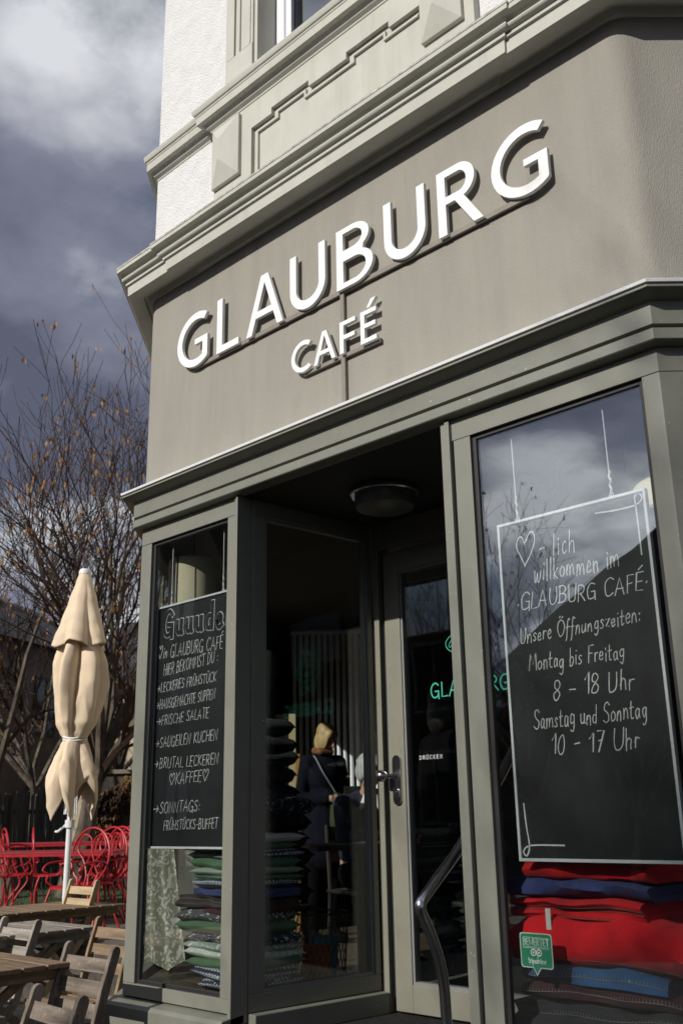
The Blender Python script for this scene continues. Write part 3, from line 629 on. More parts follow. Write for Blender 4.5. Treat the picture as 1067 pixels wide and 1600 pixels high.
gdef('U', .64, ('c', [(.05, 1), (.05, .4), (.14, .06), (.34, 0), (.52, .12), (.58, .4), (.58, 1)]))
GL['Ü'] = (.64, GL['U'][1]+(('l', [(.2, 1.14), (.21, 1.24)]), ('l', [(.42, 1.14), (.43, 1.24)])))
GL['Ö'] = (.72, GL['O'][1]+(('l', [(.22, 1.13), (.23, 1.22)]), ('l', [(.46, 1.13), (.47, 1.22)])))
GL['É'] = (.52, GL['E'][1]+(('l', [(.18, 1.12), (.42, 1.32)]),))
gdef('a', .46, ('c', [(.36, .44), (.2, .5), (.06, .34), (.08, .08), (.2, .0), (.34, .16), (.37, .46)]), ('c', [(.37, .46), (.36, .16), (.44, .0)]))
gdef('b', .44, ('l', [(.05, 1), (.05, .02)]), ('c', [(.05, .3), (.2, .5), (.38, .38), (.36, .1), (.2, 0), (.05, .08)]))
gdef('c', .36, ('c', [(.34, .42), (.2, .5), (.06, .34), (.06, .12), (.18, .0), (.34, .08)]))
gdef('d', .46, ('c', [(.38, .42), (.2, .5), (.05, .32), (.08, .06), (.22, .0), (.38, .16)]), ('l', [(.4, 1), (.4, 0)]))
gdef('e', .4, ('c', [(.05, .24), (.3, .3), (.32, .44), (.2, .52), (.06, .36), (.07, .1), (.2, .0), (.37, .1)]))
gdef('f', .34, ('c', [(.4, .92), (.26, 1.02), (.16, .84), (.15, .4), (.12, -.2), (.02, -.34)]), ('l', [(0, .5), (.34, .5)]))
gdef('g', .44, ('c', [(.36, .44), (.2, .5), (.06, .34), (.1, .1), (.22, .04), (.36, .2), (.38, .46)]), ('c', [(.38, .46), (.37, -.1), (.26, -.38), (.06, -.3)]))
gdef('h', .44, ('l', [(.05, 1), (.05, 0)]), ('c', [(.05, .26), (.2, .5), (.34, .44), (.36, .2), (.38, 0)]))
gdef('i', .18, ('l', [(.09, .5), (.09, 0)]), ('l', [(.09, .7), (.1, .75)]))
gdef('k', .42, ('l', [(.05, 1), (.05, 0)]), ('l', [(.36, .52), (.06, .22), (.4, 0)]))
gdef('l', .18, ('l', [(.08, 1), (.07, 0)]))
gdef('m', .72, ('c', [(.04, .5), (.05, .2), (.05, 0)]), ('c', [(.05, .26), (.16, .5), (.3, .42), (.33, 0)]), ('c', [(.33, .26), (.46, .5), (.6, .42), (.66, 0)]))
gdef('n', .46, ('c', [(.05, .5), (.06, .2), (.06, 0)]), ('c', [(.06, .26), (.2, .5), (.34, .42), (.4, 0)]))
gdef('p', .44, ('l', [(.06, .5), (.05, -.36)]), ('c', [(.06, .3), (.2, .5), (.38, .38), (.36, .1), (.2, 0), (.06, .1)]))
gdef('v', .42, ('l', [(.03, .5), (.18, 0), (.36, .5)]))
gdef('W', .9, ('l', [(.02, 1), (.2, 0), (.42, .8), (.64, 0), (.84, 1)]))
gdef('o', .44, ('c', [(.22, .5), (.06, .36), (.06, .12), (.2, .0), (.36, .12), (.37, .36), (.22, .5)]))
gdef('r', .34, ('l', [(.05, .5), (.06, 0)]), ('c', [(.06, .24), (.16, .46), (.32, .46)]))
gdef('s', .36, ('c', [(.32, .44), (.18, .5), (.08, .4), (.2, .26), (.3, .12), (.16, .0), (.02, .06)]))
gdef('t', .36, ('c', [(.14, .9), (.14, .2), (.2, .02), (.34, .06)]), ('l', [(0, .56), (.34, .58)]))
gdef('u', .46, ('c', [(.05, .5), (.06, .14), (.18, .0), (.34, .14), (.37, .5)]), ('c', [(.37, .5), (.38, .14), (.44, 0)]))
gdef('w', .64, ('c', [(.03, .5), (.1, .06), (.18, .02), (.3, .4)]), ('c', [(.3, .4), (.36, .04), (.46, .02), (.58, .5)]))
gdef('z', .4, ('l', [(.04, .48), (.35, .48), (.04, .02), (.37, .02)]))
gdef('0', .5, ('c', [(.24, 1), (.06, .8), (.03, .4), (.12, .06), (.26, 0), (.42, .2), (.46, .6), (.36, .94), (.24, 1)]))
gdef('1', .34, ('l', [(.0, .66), (.26, 1), (.26, 0)]))
gdef('7', .52, ('l', [(.02, .96), (.48, 1), (.18, 0)]), ('l', [(.14, .52), (.42, .56)]))
gdef('8', .5, ('c', [(.26, .52), (.08, .68), (.1, .92), (.26, 1), (.42, .9), (.42, .7), (.24, .52), (.06, .32), (.06, .1), (.24, 0), (.42, .1), (.44, .34), (.26, .52)]))
gdef('-', .44, ('l', [(.06, .4), (.38, .42)]))
gdef(':', .2, ('l', [(.1, .1), (.1, .15)]), ('l', [(.1, .48), (.1, .53)]))
gdef('·', .3, ('l', [(.15, .3), (.17, .36)]))
gdef('!', .26, ('l', [(.12, 1), (.1, .3)]), ('l', [(.1, .06), (.1, .0)]))
gdef(' ', .34)
gdef('→', .95, ('l', [(.0, .42), (.8, .42)]), ('l', [(.52, .7), (.82, .42), (.5, .14)]))
gdef('♡', .95, ('c', [(.44, .0), (.2, .36), (.04, .68), (.1, .94), (.28, .98), (.42, .72)]), ('c', [(.42, .72), (.6, 1.0), (.78, .96), (.84, .7), (.68, .34), (.44, .0)]))
rng = random.Random(11)
def strokes_of(text, gap=.13, jit=.03):
    x = 0; out = []
    for ch in text:
        w_, st = GL[ch]; jy = rng.uniform(-jit, jit); sc = 1+rng.uniform(-jit, jit)
        for kind, pts in st:
            q = [(x+p[0]*sc+rng.uniform(-jit, jit)*.5, p[1]*sc+jy+rng.uniform(-jit, jit)*.5) for p in pts]
            out.append([tuple(v) for v in catmull([Vector((a, b, 0)) for a, b in q], 5)] if kind == 'c' and len(q) > 2 else [(a, b, 0) for a, b in q])
        x += w_+gap
    return out, x-gap
class Ink:
    def __init__(s, y): s.mb = MB(); s.y = y; s.k = 0
    def line(s, pts, wd, closed=False):
        """flat ribbon along points (x, z) lying on the plane y"""
        P = [Vector((p[0], p[1])) for p in pts]
        Q = [P[0]]
        for p in P[1:]:
            if (p-Q[-1]).length > 1e-5: Q.append(p)
        if len(Q) < 2: return
        k = len(Q); y = s.y-.00004*(s.k % 40); s.k += 1; vs = []; fs = []
        for i, p in enumerate(Q):
            a = Q[i-1] if i else (Q[-2] if closed else p); b = Q[i+1] if i < k-1 else (Q[1] if closed else p)
            t = (b-a).normalized(); n_ = Vector((-t.y, t.x))
            d1 = (p-a).normalized() if (p-a).length else t; c_ = max(.6, abs(d1.dot(t)))
            e_ = t*wd*.5*(-1 if i == 0 else 1 if i == k-1 else 0)*(0 if closed else 1)
            pr = 1+.30*noise.noise(Vector((p.x*45, p.y*45, s.k*.37))) if wd < .006 else 1
            q1 = p+n_*wd*.5*pr/c_+e_; q2 = p-n_*wd*.5*pr/c_+e_
            vs += [(q1.x, y, q1.y), (q2.x, y, q2.y)]
        for i in range(k-1): fs.append((2*i, 2*i+1, 2*i+3, 2*i+2))
        s.mb.add(vs, fs)
    def text(s, text, p0, p1, h, wd, gap=.13, jit=.03, slant=.0, outline=0):
        """write text from p0 to p1 (x, z of the baseline), caps h high"""
        st, W = strokes_of(text, gap, jit); a = Vector(p0); b = Vector(p1); dx_ = (b-a)/W; up_ = Vector((0, h))
        for q in st:
            pts = [a+dx_*(p[0]+slant*p[1])+up_*p[1] for p in q]
            if outline:
                n_ = len(pts); Lf = []; Rt = []
                for i, p in enumerate(pts):
                    t = (pts[min(i+1, n_-1)]-pts[max(i-1, 0)]).normalized(); o_ = Vector((-t.y, t.x))*outline
                    Lf.append(p+o_); Rt.append(p-o_)
                s.line(Lf+Rt[::-1]+[Lf[0]], wd, True)
            else: s.line(pts, wd)
def bp(px, py, Y): q = at(px, py, Y); return (q.x, q.z)
BY = 3.062
def chalkboard(x0, x1, z0, z1, label, cords):
    t = thing('chalkboard', label, 'chalkboard', ((x0+x1)/2, BY, z0))
    MB().box(x0+.006, x1-.006, BY, BY+.010, z0+.006, z1-.006).build('board_panel', M['board'], t, world=True)
    fr = MB(); w_ = .0105
    for a, b, c, e2 in ((x0, x1, z0, z0+w_), (x0, x1, z1-w_, z1), (x0, x0+w_, z0+w_, z1-w_), (x1-w_, x1, z0+w_, z1-w_)): fr.box(a, b, BY-.008, BY+.014, c, e2)
    fr.build('board_frame', M['bframe'], t, world=True, bevel=.001)
    for cx_, top in cords:
        c = MB(); c.tube([(cx_, BY+.003, z1-.004), (cx_-.002, BY+.003, z1+.022), (cx_+.002, BY+.003, z1+.04)], .0022, 6)
        c.tube([(cx_+.008*math.cos(a), BY+.003, z1+.008+.008*math.sin(a)) for a in [k*.63 for k in range(10)]], .0018, 6, closed=True)
        c.tube(catmull([(cx_, BY+.003, z1+.016), (cx_+.004, BY, z1+.03), (cx_-.004, BY+.006, z1+.045), (cx_+.005, BY, z1+.06), (cx_-.003, BY+.006, z1+.075), (cx_, BY+.003, z1+.09)], 4), .0042, 6)
        c.tube([(cx_, BY+.003, z1+.085), (cx_+.010, BY-.006, z1+.088), (cx_+.006, BY-.004, z1+.096)], .002, 5)
        c.tube([(cx_, BY+.003, z1+.075), (cx_-.002, BY+.003, top)], .0024, 6)
        c.build('cord', M['chalk'], t, world=True)
    return t
bl = chalkboard(-4.378, -3.70, 1.371, 2.602, 'chalkboard headed Guuude! with an arrow list of dishes, hanging in the narrow left window', ((-4.255, 2.95), (-3.82, 2.95)))
br = chalkboard(-2.132, -1.507, 1.344, 2.575, 'chalkboard with the opening hours and a heart, hanging in the wide right window', ((-2.042, 2.95), (-1.64, 2.95)))
ink = Ink(BY-.0004)
CW = .0033
def wl(text, a, b, hpx, wd=CW, ref=None, **k):
    p0 = bp(*a, BY); p1 = bp(*b, BY); h = bp(a[0], a[1]-hpx, BY)[1]-p0[1]
    k.setdefault('slant', .16); k.setdefault('jit', .065); ink.text(text, p0, p1, h, wd, **k)
fill = Ink(BY-.0030); ink.y = BY-.0004
for I, wd_ in ((ink, .0290), (fill, .0215)):
    rng = random.Random(4); p0 = bp(256, 993, BY); p1 = bp(360, 977, BY)
    I.text('Guuude!', p0, p1, bp(256, 993-37, BY)[1]-p0[1], wd_, gap=.26, jit=.02, slant=.05)
fill.mb.build('letter_fill', M['board'], bl, world=True); rng = random.Random(12)
wl('♡in GLAUBURG CAFÉ ♡', (247, 1030), (362, 1011), 19, .0030, gap=.15, jit=.03)
wl('HIER BEKOMMST DU :', (256, 1056), (341, 1034), 17, .0029, gap=.15, jit=.03)
for tx, a, b, h in (('→LECKERES FRÜHSTÜCK', (245, 1083), (338, 1064), 16), ('→HAUSGEMACHTE SUPPEN', (244, 1110), (336, 1092), 17), ('→FRISCHE SALATE', (245, 1135), (326, 1121), 17),
                    ('→SAUGEILEN KUCHEN', (242, 1169), (340, 1156), 18), ('→BRUTAL LECKEREN', (241, 1201), (341, 1194), 18), ('♡KAFFEE♡', (264, 1227), (326, 1219), 19),
                    ('→SONNTAGS:', (240, 1271), (312, 1267), 19), ('FRÜHSTÜCKS-BUFFET', (256, 1297), (340, 1294), 17)):
    wl(tx, a, b, h*.88, .0028, gap=.15, jit=.04)
ink.mb.build('chalk_writing', M['chalk'], bl, world=True)
ink = Ink(BY-.0004)
wl('♡', (803, 890), (838, 880), 49, .0040)
wl('- lich', (841, 872), (897, 863), 34)
wl('willkommen im', (834, 910), (967, 885), 33)
wl('·GLAUBURG CAFÉ·', (806, 955), (1013, 920), 25, .0036)
wl('Unsere Öffnungszeiten:', (812, 1006), (1000, 971), 24)
wl('Montag bis Freitag', (826, 1049), (975, 1028), 26)
wl('8 - 18 Uhr', (864, 1093), (990, 1075), 31, .0038)
wl('Samstag und Sonntag', (834, 1139), (1010, 1122), 29)
wl('10 - 17 Uhr', (861, 1179), (999, 1169), 31, .0038)
for pts in ([(930, 802), (962, 797), (992, 789), (1002, 779), (998, 771), (991, 776), (994, 800), (1002, 866)], [(818, 1256), (822, 1290), (827, 1322), (823, 1337), (818, 1330), (830, 1321), (881, 1321)]):
    ink.line([(v.x, v.y) for v in catmull([Vector((*bp(*p, BY), 0)) for p in pts], 6)], .0054)
ink.mb.build('chalk_writing', M['chalk'], br, world=True)

# ---- lettering on the door glass (green logo and name, white DRÜCKEN)
M['logo'] = mat('green_vinyl', (0.03, 0.36, 0.24), 0.5, 0.03, 5)
M['vinyl_w'] = mat('white_vinyl', (0.8, 0.8, 0.8), 0.5, 0.02, 5)
ink = Ink(DY+.0205)
rng = random.Random(3)
ink.text('GLAUBURG', (-3.205, 2.073), (-2.722, 2.073), .070, .0078, gap=.16, jit=0)
cx_, cz_ = -2.963, 2.33
def lobes(r0, r1, n_, ph): return [(cx_+(r0+r1*math.cos(n_*a+ph))*math.cos(a)*1.0, cz_+(r0+r1*math.cos(n_*a+ph))*math.sin(a)*1.15) for a in [k*2*math.pi/96 for k in range(97)]]
ink.line(lobes(.112, .020, 6, 0), .0042, True); ink.line(lobes(.082, -.014, 6, 0), .0038, True); ink.line(lobes(.054, .010, 6, 0), .0034, True)
for k in range(6):
    a = k*math.pi/3+.0; ox, oz = cx_+.098*math.cos(a), cz_+.113*math.sin(a)
    ink.line([(ox+.020*math.cos(t)*math.cos(a+.9)-.009*math.sin(t)*math.sin(a+.9), oz+.020*math.cos(t)*math.sin(a+.9)+.009*math.sin(t)*math.cos(a+.9)) for t in [j*.4 for j in range(17)]], .0036, True)
ink.text('G', (cx_-.024, cz_-.032), (cx_+.026, cz_-.032), .066, .007, jit=0)
ink.mb.build('glass_lettering', M['logo'], door, world=True)
ink = Ink(DY+.0208); ink.text('DRÜCKEN', (-3.297, 1.774), (-3.150, 1.774), 0.0185, .0021, gap=.38, jit=0)
ink.mb.build('glass_lettering', M['vinyl_w'], door, world=True)

# ---- rating sticker inside the right pane
SY = 3.0312
stk = thing('window_sticker', 'green speech bubble sticker reading BEWERTET on the right window pane', 'sticker', (-2.0, SY, .98))
q0 = bp(811, 1458, SY); q1 = bp(865, 1518, SY); sx0, sx1 = q0[0], q1[0]; sz1, sz0 = q0[1]+.004, bp(838, 1513, SY)[1]
def rrect(x0, x1, z0, z1, r): return arc(x1-r, z1-r, r, r, 0, 90, 5)+arc(x0+r, z1-r, r, r, 90, 180, 5)+arc(x0+r, z0+r, r, r, 180, 270, 5)
def bubble(g):
    x0, x1, z0, z1 = sx0+g, sx1-g, sz0+g, sz1-g; m_ = (x0+x1)/2; r = .010
    return rrect(x0, x1, z0, z1, r)+[(m_-.016+g*.3, z0), (m_-.002, z0-.024+g), (m_+.014-g*.3, z0)]+arc(x1-r, z0+r, r, r, 270, 360, 5)
M['stk_w'] = mat('sticker_border', (0.62, 0.74, 0.66), 0.4, 0.02, 5); M['stk_g'] = mat('sticker_green', (0.035, 0.27, 0.15), 0.4, 0.02, 5); M['stk_k'] = mat('sticker_black', (0.015, 0.02, 0.018), 0.4, 0.02, 5)
E2 = bubble(0); MB().prism(E2, [], SY, SY+.0008).build('sticker_border', M['stk_w'], stk, world=True)
MB().prism(bubble(.0035), [], SY-.0004, SY+.0003).build('sticker_face', M['stk_g'], stk, world=True)
ink = Ink(SY-.0006); sw = sx1-sx0; ink.text('BEWERTET', (sx0+sw*.1, sz1-sw*.30), (sx1-sw*.1, sz1-sw*.30), sw*.16, .0030, gap=.18, jit=0)
for zf in (.14, .37, .40): ink.line([(sx0+sw*.1, sz1-sw*(zf-.03)), (sx1-sw*.1, sz1-sw*(zf-.03))], .001)
mzz = sz0+sw*.38; mxx = (sx0+sx1)/2
ring = lambda ox, r: [(ox+r*math.cos(t), mzz+r*math.sin(t)) for t in [j*math.pi/8 for j in range(17)]]
for s_ in (-1, 1): ink.line(ring(mxx+s_*sw*.085, sw*.075), .0035, True); ink.line(ring(mxx+s_*sw*.085, sw*.02), .003, True)
ink.text('tripadvisor', (sx0+sw*.24, sz0+sw*.12), (sx1-sw*.2, sz0+sw*.12), sw*.15, .0022, gap=.1, jit=0)
ink.mb.build('sticker_print', M['stk_w'], stk, world=True)
ink = Ink(SY-.0005)
for s_ in (-1, 1): ink.line([(mxx+s_*sw*.085-.004, mzz), (mxx+s_*sw*.085+.004, mzz)], .014)
ink.mb.build('sticker_print', M['stk_k'], stk, world=True)

# ------------------------------------------------------------------ textiles in the windows
G_NAVY = (0.018, 0.030, 0.062); G_GRN = (0.085, 0.165, 0.085); G_SAGE = (0.30, 0.36, 0.30); G_WHT = (0.62, 0.64, 0.62)
T_ = {}
T_['ring'] = ring_mat('navy_ring_print', G_NAVY, (0.55, 0.57, 0.58), 42, .24, .44); T_['green'] = mat('green_cotton', G_GRN, .95, .12, 8, .3, 300, sheen=.04)
T_['sage'] = mat('sage_cotton', G_SAGE, .95, .08, 8, .3, 300, sheen=.04); T_['sageleaf'] = leaf_mat('sage_leaf_print', (0.26, 0.32, 0.27), G_WHT, 26, .60)
T_['paleleaf'] = leaf_mat('pale_leaf_print', (0.52, 0.56, 0.50), (0.7, 0.71, 0.68), 20, .55); T_['navyleaf'] = leaf_mat('navy_leaf_print', (0.028, 0.042, 0.068), G_WHT, 26, .62)
T_['greyleaf'] = leaf_mat('grey_leaf_print', (0.085, 0.085, 0.09), G_WHT, 24, .62); T_['maroon'] = mat('maroon_cotton', (0.065, 0.012, 0.016), .95, .1, 8, sheen=.04)
T_['brown'] = mat('dark_brown_fleece', (0.045, 0.028, 0.022), 1.0, .15, 20, .5, 300, sheen=.04); T_['navy'] = mat('navy_fleece', (0.04, 0.055, 0.18), 1.0, .12, 20, .5, 300, sheen=.04)
T_['red'] = mat('red_fleece', (0.62, 0.007, 0.013), 1.0, .10, 14, .5, 260, sheen=.04); T_['blue'] = mat('blue_fleece', (0.018, 0.075, 0.19), 1.0, .12, 20, .5, 300, sheen=.04)
T_['lav'] = mat('lavender_fleece', (0.28, 0.22, 0.44), 1.0, .1, 14, .4, 300, sheen=.04); T_['wine'] = mat('wine_fleece', (0.045, 0.010, 0.016), 1.0, .1, 14, .4, 300, sheen=.04)
T_['char'] = mat('charcoal_fleece', (0.030, 0.032, 0.036), 1.0, .15, 14, .5, 300, sheen=.04); T_['purple'] = mat('purple_fleece', (0.11, 0.04, 0.13), 1.0, .1, 14, .4, 300, sheen=.04)
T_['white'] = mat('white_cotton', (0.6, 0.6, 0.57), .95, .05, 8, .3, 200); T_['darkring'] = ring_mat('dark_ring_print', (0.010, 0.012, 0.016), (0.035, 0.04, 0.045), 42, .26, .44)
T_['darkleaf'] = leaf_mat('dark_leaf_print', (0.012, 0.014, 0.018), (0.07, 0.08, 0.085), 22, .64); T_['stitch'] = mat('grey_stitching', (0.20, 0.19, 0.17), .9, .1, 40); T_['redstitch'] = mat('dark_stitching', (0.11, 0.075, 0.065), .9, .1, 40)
def cushion(loc, w, d, h, rz, m, label, group, seed, name='cushion', sag=.3):
    rr = random.Random(seed); nx, ny = 22, 16; mb = MB(); top = []; bot = []
    ph = [rr.uniform(0, 6.28) for _ in range(6)]
    vs = []
    for side in (1, -1):
        for j in range(ny+1):
            for i in range(nx+1):
                u = -1+2*i/nx; v = -1+2*j/ny
                t = max(0, (1-abs(u)**9)*(1-abs(v)**9))**.52
                pin = 1-.035*math.cos(u*math.pi*.5)*0-.05*(abs(u)*abs(v))**2*-1
                wz = .10*h*math.sin(2.3*u+ph[0])*math.cos(1.7*v+ph[1])+.05*h*math.sin(6*u+ph[2])*math.sin(5*v+ph[3])
                x = u*w/2*(1-.02*math.cos(3*v+ph[4])); y = v*d/2*(1-.02*math.cos(3*u+ph[5]))
                vs.append((x, y, h/2+side*h/2*t+wz+.12*h*(1-t)*side*.2))
    n_ = (nx+1)*(ny+1); fs = []
    for s in (0, 1):
        for j in range(ny):
            for i in range(nx):
                a = s*n_+j*(nx+1)+i; q = (a, a+1, a+nx+2, a+nx+1); fs.append(q if s == 0 else q[::-1])
    ring = [(i, 0) for i in range(nx)]+[(nx, j) for j in range(ny)]+[(i, ny) for i in range(nx, 0, -1)]+[(0, j) for j in range(ny, 0, -1)]
    ids = [j*(nx+1)+i for i, j in ring]
    for k in range(len(ids)):
        a, b = ids[k], ids[(k+1) % len(ids)]; fs.append((b, a, a+n_, b+n_))
    mb.add(vs, fs); o = mb.build(name, m, smooth=True, angle=80); o.location = loc; o.rotation_euler = (rr.uniform(-.02, .02), rr.uniform(-.03, .03), rz)
    return tag(o, label, 'cushion', group)
def blanket(loc, w, d, h, rz, m, label, group, seed, layers=2, stitch=None, roll=False):
    """folded fleece blanket: a serpentine of soft layers, its round folds towards the window"""
    rr = random.Random(seed); th = h/layers; pts = []
    # centre line in (y, z): starts at the back, folds at the front
    for k in range(layers):
        z = th*(k+.5); front = (-d/2+th*.5, z); back = (d/2-th*.5, z)
        seg = [back, (0, z), front] if k % 2 == 0 else [front, (0, z), back]
        pts += seg
    cl = []
    for i, p in enumerate(pts):
        cl.append(p)
        if i < len(pts)-1 and i % 3 == 2:
            q = pts[i+1]; s = -1 if i//3 % 2 == 0 else 1
            for a in (45, 90, 135): cl.append((p[0]+s*math.sin(R(a))*th*.5, p[1]+(1-math.cos(R(a)))*th*.5))
    L1 = []; R1 = []; n_ = len(cl)
    for i, p in enumerate(cl):
        a = cl[max(0, i-1)]; b = cl[min(n_-1, i+1)]; tx, tz = b[0]-a[0], b[1]-a[1]; q = math.hypot(tx, tz) or 1; o = th*.47
        L1.append((p[0]-tz/q*o, p[1]+tx/q*o)); R1.append((p[0]+tz/q*o, p[1]-tx/q*o))
    e1 = cl[-1]; e0 = cl[0]
    prof = L1+R1[::-1]; k = len(prof); NX = 26; vs = []; fs = []
    f1, f2, f3 = (rr.uniform(0, 6.28) for _ in range(3))
    for i in range(NX+1):
        u = -1+2*i/NX; tap = 1-.10*max(0, abs(u)-.8)/.2
        for (y, z) in prof:
            sag = .11*h*math.sin(2.2*u+f1)+.05*h*math.sin(7*u+f2+z*20)+.010*noise.noise(Vector((u*3.1, z*18, seed)))
            vs.append((u*w/2+.006*math.sin(z*60+f3), y*(1-.04*math.sin(2.5*u+f2))+.004*math.sin(9*u+f1)+.042*noise.noise(Vector((u*1.5, (z/th)*.9, seed*1.7))), z*tap-.22*h*max(0, u-.25)**2-.10*h*max(0, -u-.45)**2+h*(1-tap)*.3+sag*(z/h)))
    for i in range(NX):
        for j in range(k): a = i*k+j; b = i*k+(j+1) % k; fs.append((a, b, b+k, a+k))
    fs.append(tuple(range(k))); fs.append(tuple(reversed(range(NX*k, NX*k+k))))
    if roll:   # turn the folded end towards the window instead
        T = Matrix.Rotation(R(90), 4, 'Z')
    else: T = Matrix.Identity(4)
    o = MB().add(vs, fs, T).build('blanket', m, smooth=True, angle=60); o.location = loc; o.rotation_euler = (0, 0, rz)
    tag(o, label, 'blanket', group)
    if stitch:
        sm = MB(); n2 = int(w/.012)
        for zz in stitch:
            pv = None; line = []
            for i in range(n2+1):
                u = -1+2*i/n2; ii = min(NX-1, int((u+1)/2*NX)); z = zz*h
                best = min(((abs(p[1]-z)*3+p[0]), j) for j, p in enumerate(prof))[1]
                a = Vector(vs[ii*k+best]); b = Vector(vs[(ii+1)*k+best]); t = (u+1)/2*NX-ii; p = a.lerp(b, t)+Vector((0, -.0025, 0)); line.append(T @ p)
                if i % 1 == 0: sm.tube([T @ p, T @ (p+Vector((0, .003, .011)))], .0009, 4)
            sm.tube(line, .0011, 4)
        sm.build('stitching', T_['redstitch'] if m is T_['red'] else T_['stitch'], o)
    return o
GL1 = 'cushions and blankets stacked in the left window'
lx0 = -3.905; ly0 = 3.30; z = .752
stack = [('ring', .058, 'navy cushion with white rings, lowest of the left window stack', .30, .02), ('ring', .062, 'navy cushion with white rings resting on the lowest ringed cushion', .34, 0),
         ('green', .055, 'dark green cushion just above the two bottom ringed cushions', .40, -.02), ('paleleaf', .052, 'very pale leaf print cushion between green and sage cushions', .41, -.02),
         ('sageleaf', .048, 'sage leaf print cushion under the navy leaf print cushion', .42, -.02), ('navyleaf', .052, 'navy cushion with white leaf strokes below the thick green cushion', .40, -.01),
         ('green', .072, 'thick dark green cushion below the grey leaf print cushion', .47, -.04), ('greyleaf', .062, 'dark grey cushion with white leaf strokes under the maroon cushion', .46, -.04), ('maroon', .035, 'thin maroon cushion under the dark brown blanket', .44, -.03),
         ('BR', .080, 'dark brown folded blanket with stitched edge in the left window stack', .45, -.04), ('NV', .052, 'navy blue folded blanket in the middle of the left window stack', .36, 0),
         ('ring', .052, 'navy ringed cushion lying on the navy blue blanket', .35, 0), ('green', .030, 'slim green cushion on the middle ringed cushion', .36, 0), ('sage', .040, 'plain sage cushion between two green cushions', .36, 0),
         ('green', .058, 'rounded green cushion under the upper ringed cushion', .37, .0), ('ring', .050, 'navy ringed cushion highest in the left window stack', .39, .0), ('green', .058, 'green cushion with drooping corner near the top of the left stack', .46, -.04),
         ('white', .045, 'white cushion on top of the left window stack', .36, .0)]
z_stack = [z]
for i, (k, h, lab, w_, ox) in enumerate(stack):
    h *= .70
    rz = random.uniform(-.10, .06); wd = w_+.04
    pos = (lx0+.20-wd/2+ox*.6+random.uniform(-.012, .012)+.02, ly0+random.uniform(-.012, .012), z)
    if k == 'BR': blanket(pos, wd, .34, h, rz, T_['brown'], lab, GL1, i, 3, (.35, .68))
    elif k == 'NV': blanket(pos, wd, .34, h, rz, T_['navy'], lab, GL1, i, 2)
    else: cushion(pos, wd, .38, h*1.34, rz, T_[k], lab, GL1, i)
    z += h
# a second, darker stack seen through the side pane of the entrance
GL2 = 'dark cushions stacked on the low stool inside the entrance'
stool = thing('stool', 'low dark wooden stool inside the shop carrying the dark cushion stack', 'stool', (-4.64, 4.02, .596))
sm = MB(); sm.box(-.25, .25, -.22, .22, .40, .43); sm.build('seat', M['infloor'], stool, bevel=.004)
for sx in (-1, 1):
    for sy in (-1, 1): MB().tube([(sx*.2, sy*.17, .40), (sx*.23, sy*.2, 0)], .018, 8).build('leg', M['infloor'], stool)
z = 1.055
dl = ['lowest of the dark stack behind the entrance pane', 'second from the bottom of the dark stack behind the entrance pane', 'third from the bottom of the dark stack behind the entrance pane', 'fourth from the bottom of the dark stack behind the entrance pane', 'fifth from the bottom of the dark stack behind the entrance pane',
      'pale edged, halfway up the dark stack behind the entrance pane', 'just above the middle of the dark stack behind the entrance pane', 'fourth from the top of the dark stack behind the entrance pane', 'third from the top of the dark stack behind the entrance pane', 'second from the top of the dark stack behind the entrance pane', 'topmost of the dark stack behind the entrance pane']
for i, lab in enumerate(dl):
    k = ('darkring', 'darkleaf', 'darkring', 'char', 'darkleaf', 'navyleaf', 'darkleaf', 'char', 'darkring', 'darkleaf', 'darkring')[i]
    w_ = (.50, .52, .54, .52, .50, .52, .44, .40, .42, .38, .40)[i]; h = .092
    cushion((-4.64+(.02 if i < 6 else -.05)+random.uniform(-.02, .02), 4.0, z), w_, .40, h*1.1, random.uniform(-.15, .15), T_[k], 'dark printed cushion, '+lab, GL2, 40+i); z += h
# right window
GR = 'fleece blankets stacked in the right window'; z = .752
for i, (k, h, xa, xb, lab, ly, st) in enumerate([('char', .145, -2.256, -1.50, 'charcoal fleece blanket at the bottom of the right window stack', 3, (.40, .72)), ('wine', .048, -2.209, -1.53, 'dark wine red fleece blanket above the charcoal blanket', 2, (.5,)), ('blue', .055, -2.207, -1.657, 'bright blue fleece blanket with a small white tag', 2, (.42,)),
                                    ('red', .155, -2.222, -1.545, 'thick red fleece blanket with one broad fold behind the green sticker', 2, (.06,)), ('red', .068, -2.230, -1.717, 'red fleece blanket with several stitched layers under the navy blanket', 4, (.12, .36, .62)), ('navy', .060, -2.26, -1.673, 'navy fleece blanket between two red blankets', 2, None),
                                    ('red', .062, -2.158, -1.672, 'red fleece blanket topmost, just below the wide chalkboard', 2, (.9,))]):
    w_ = xb-xa
    o = blanket(((xa+xb)/2, 3.345, z), w_, .42, h*1.08, random.uniform(-.04, .02), T_[k], lab, GR, 70+i, ly, st)
    if i in (2, 3):
        tg = MB(); tx, tz = (.135, h*.5) if i == 2 else (-.19, h*.92)
        if i == 2: tg.box(tx-.014, tx+.014, -.2225, -.2205, tz-.010, tz+.012)
        else: tg.box(tx-.011, tx+.009, -.224, -.222, tz-.055, tz+.045)
        tg.build('care_tag', T_['white'], o)
    z += h
cushion((-2.085, 3.37, 1.325), .20, .34, .085, .05, T_['lav'], 'lavender cushion squeezed behind the corner of the wide chalkboard', GR, 90)
zz = 1.42
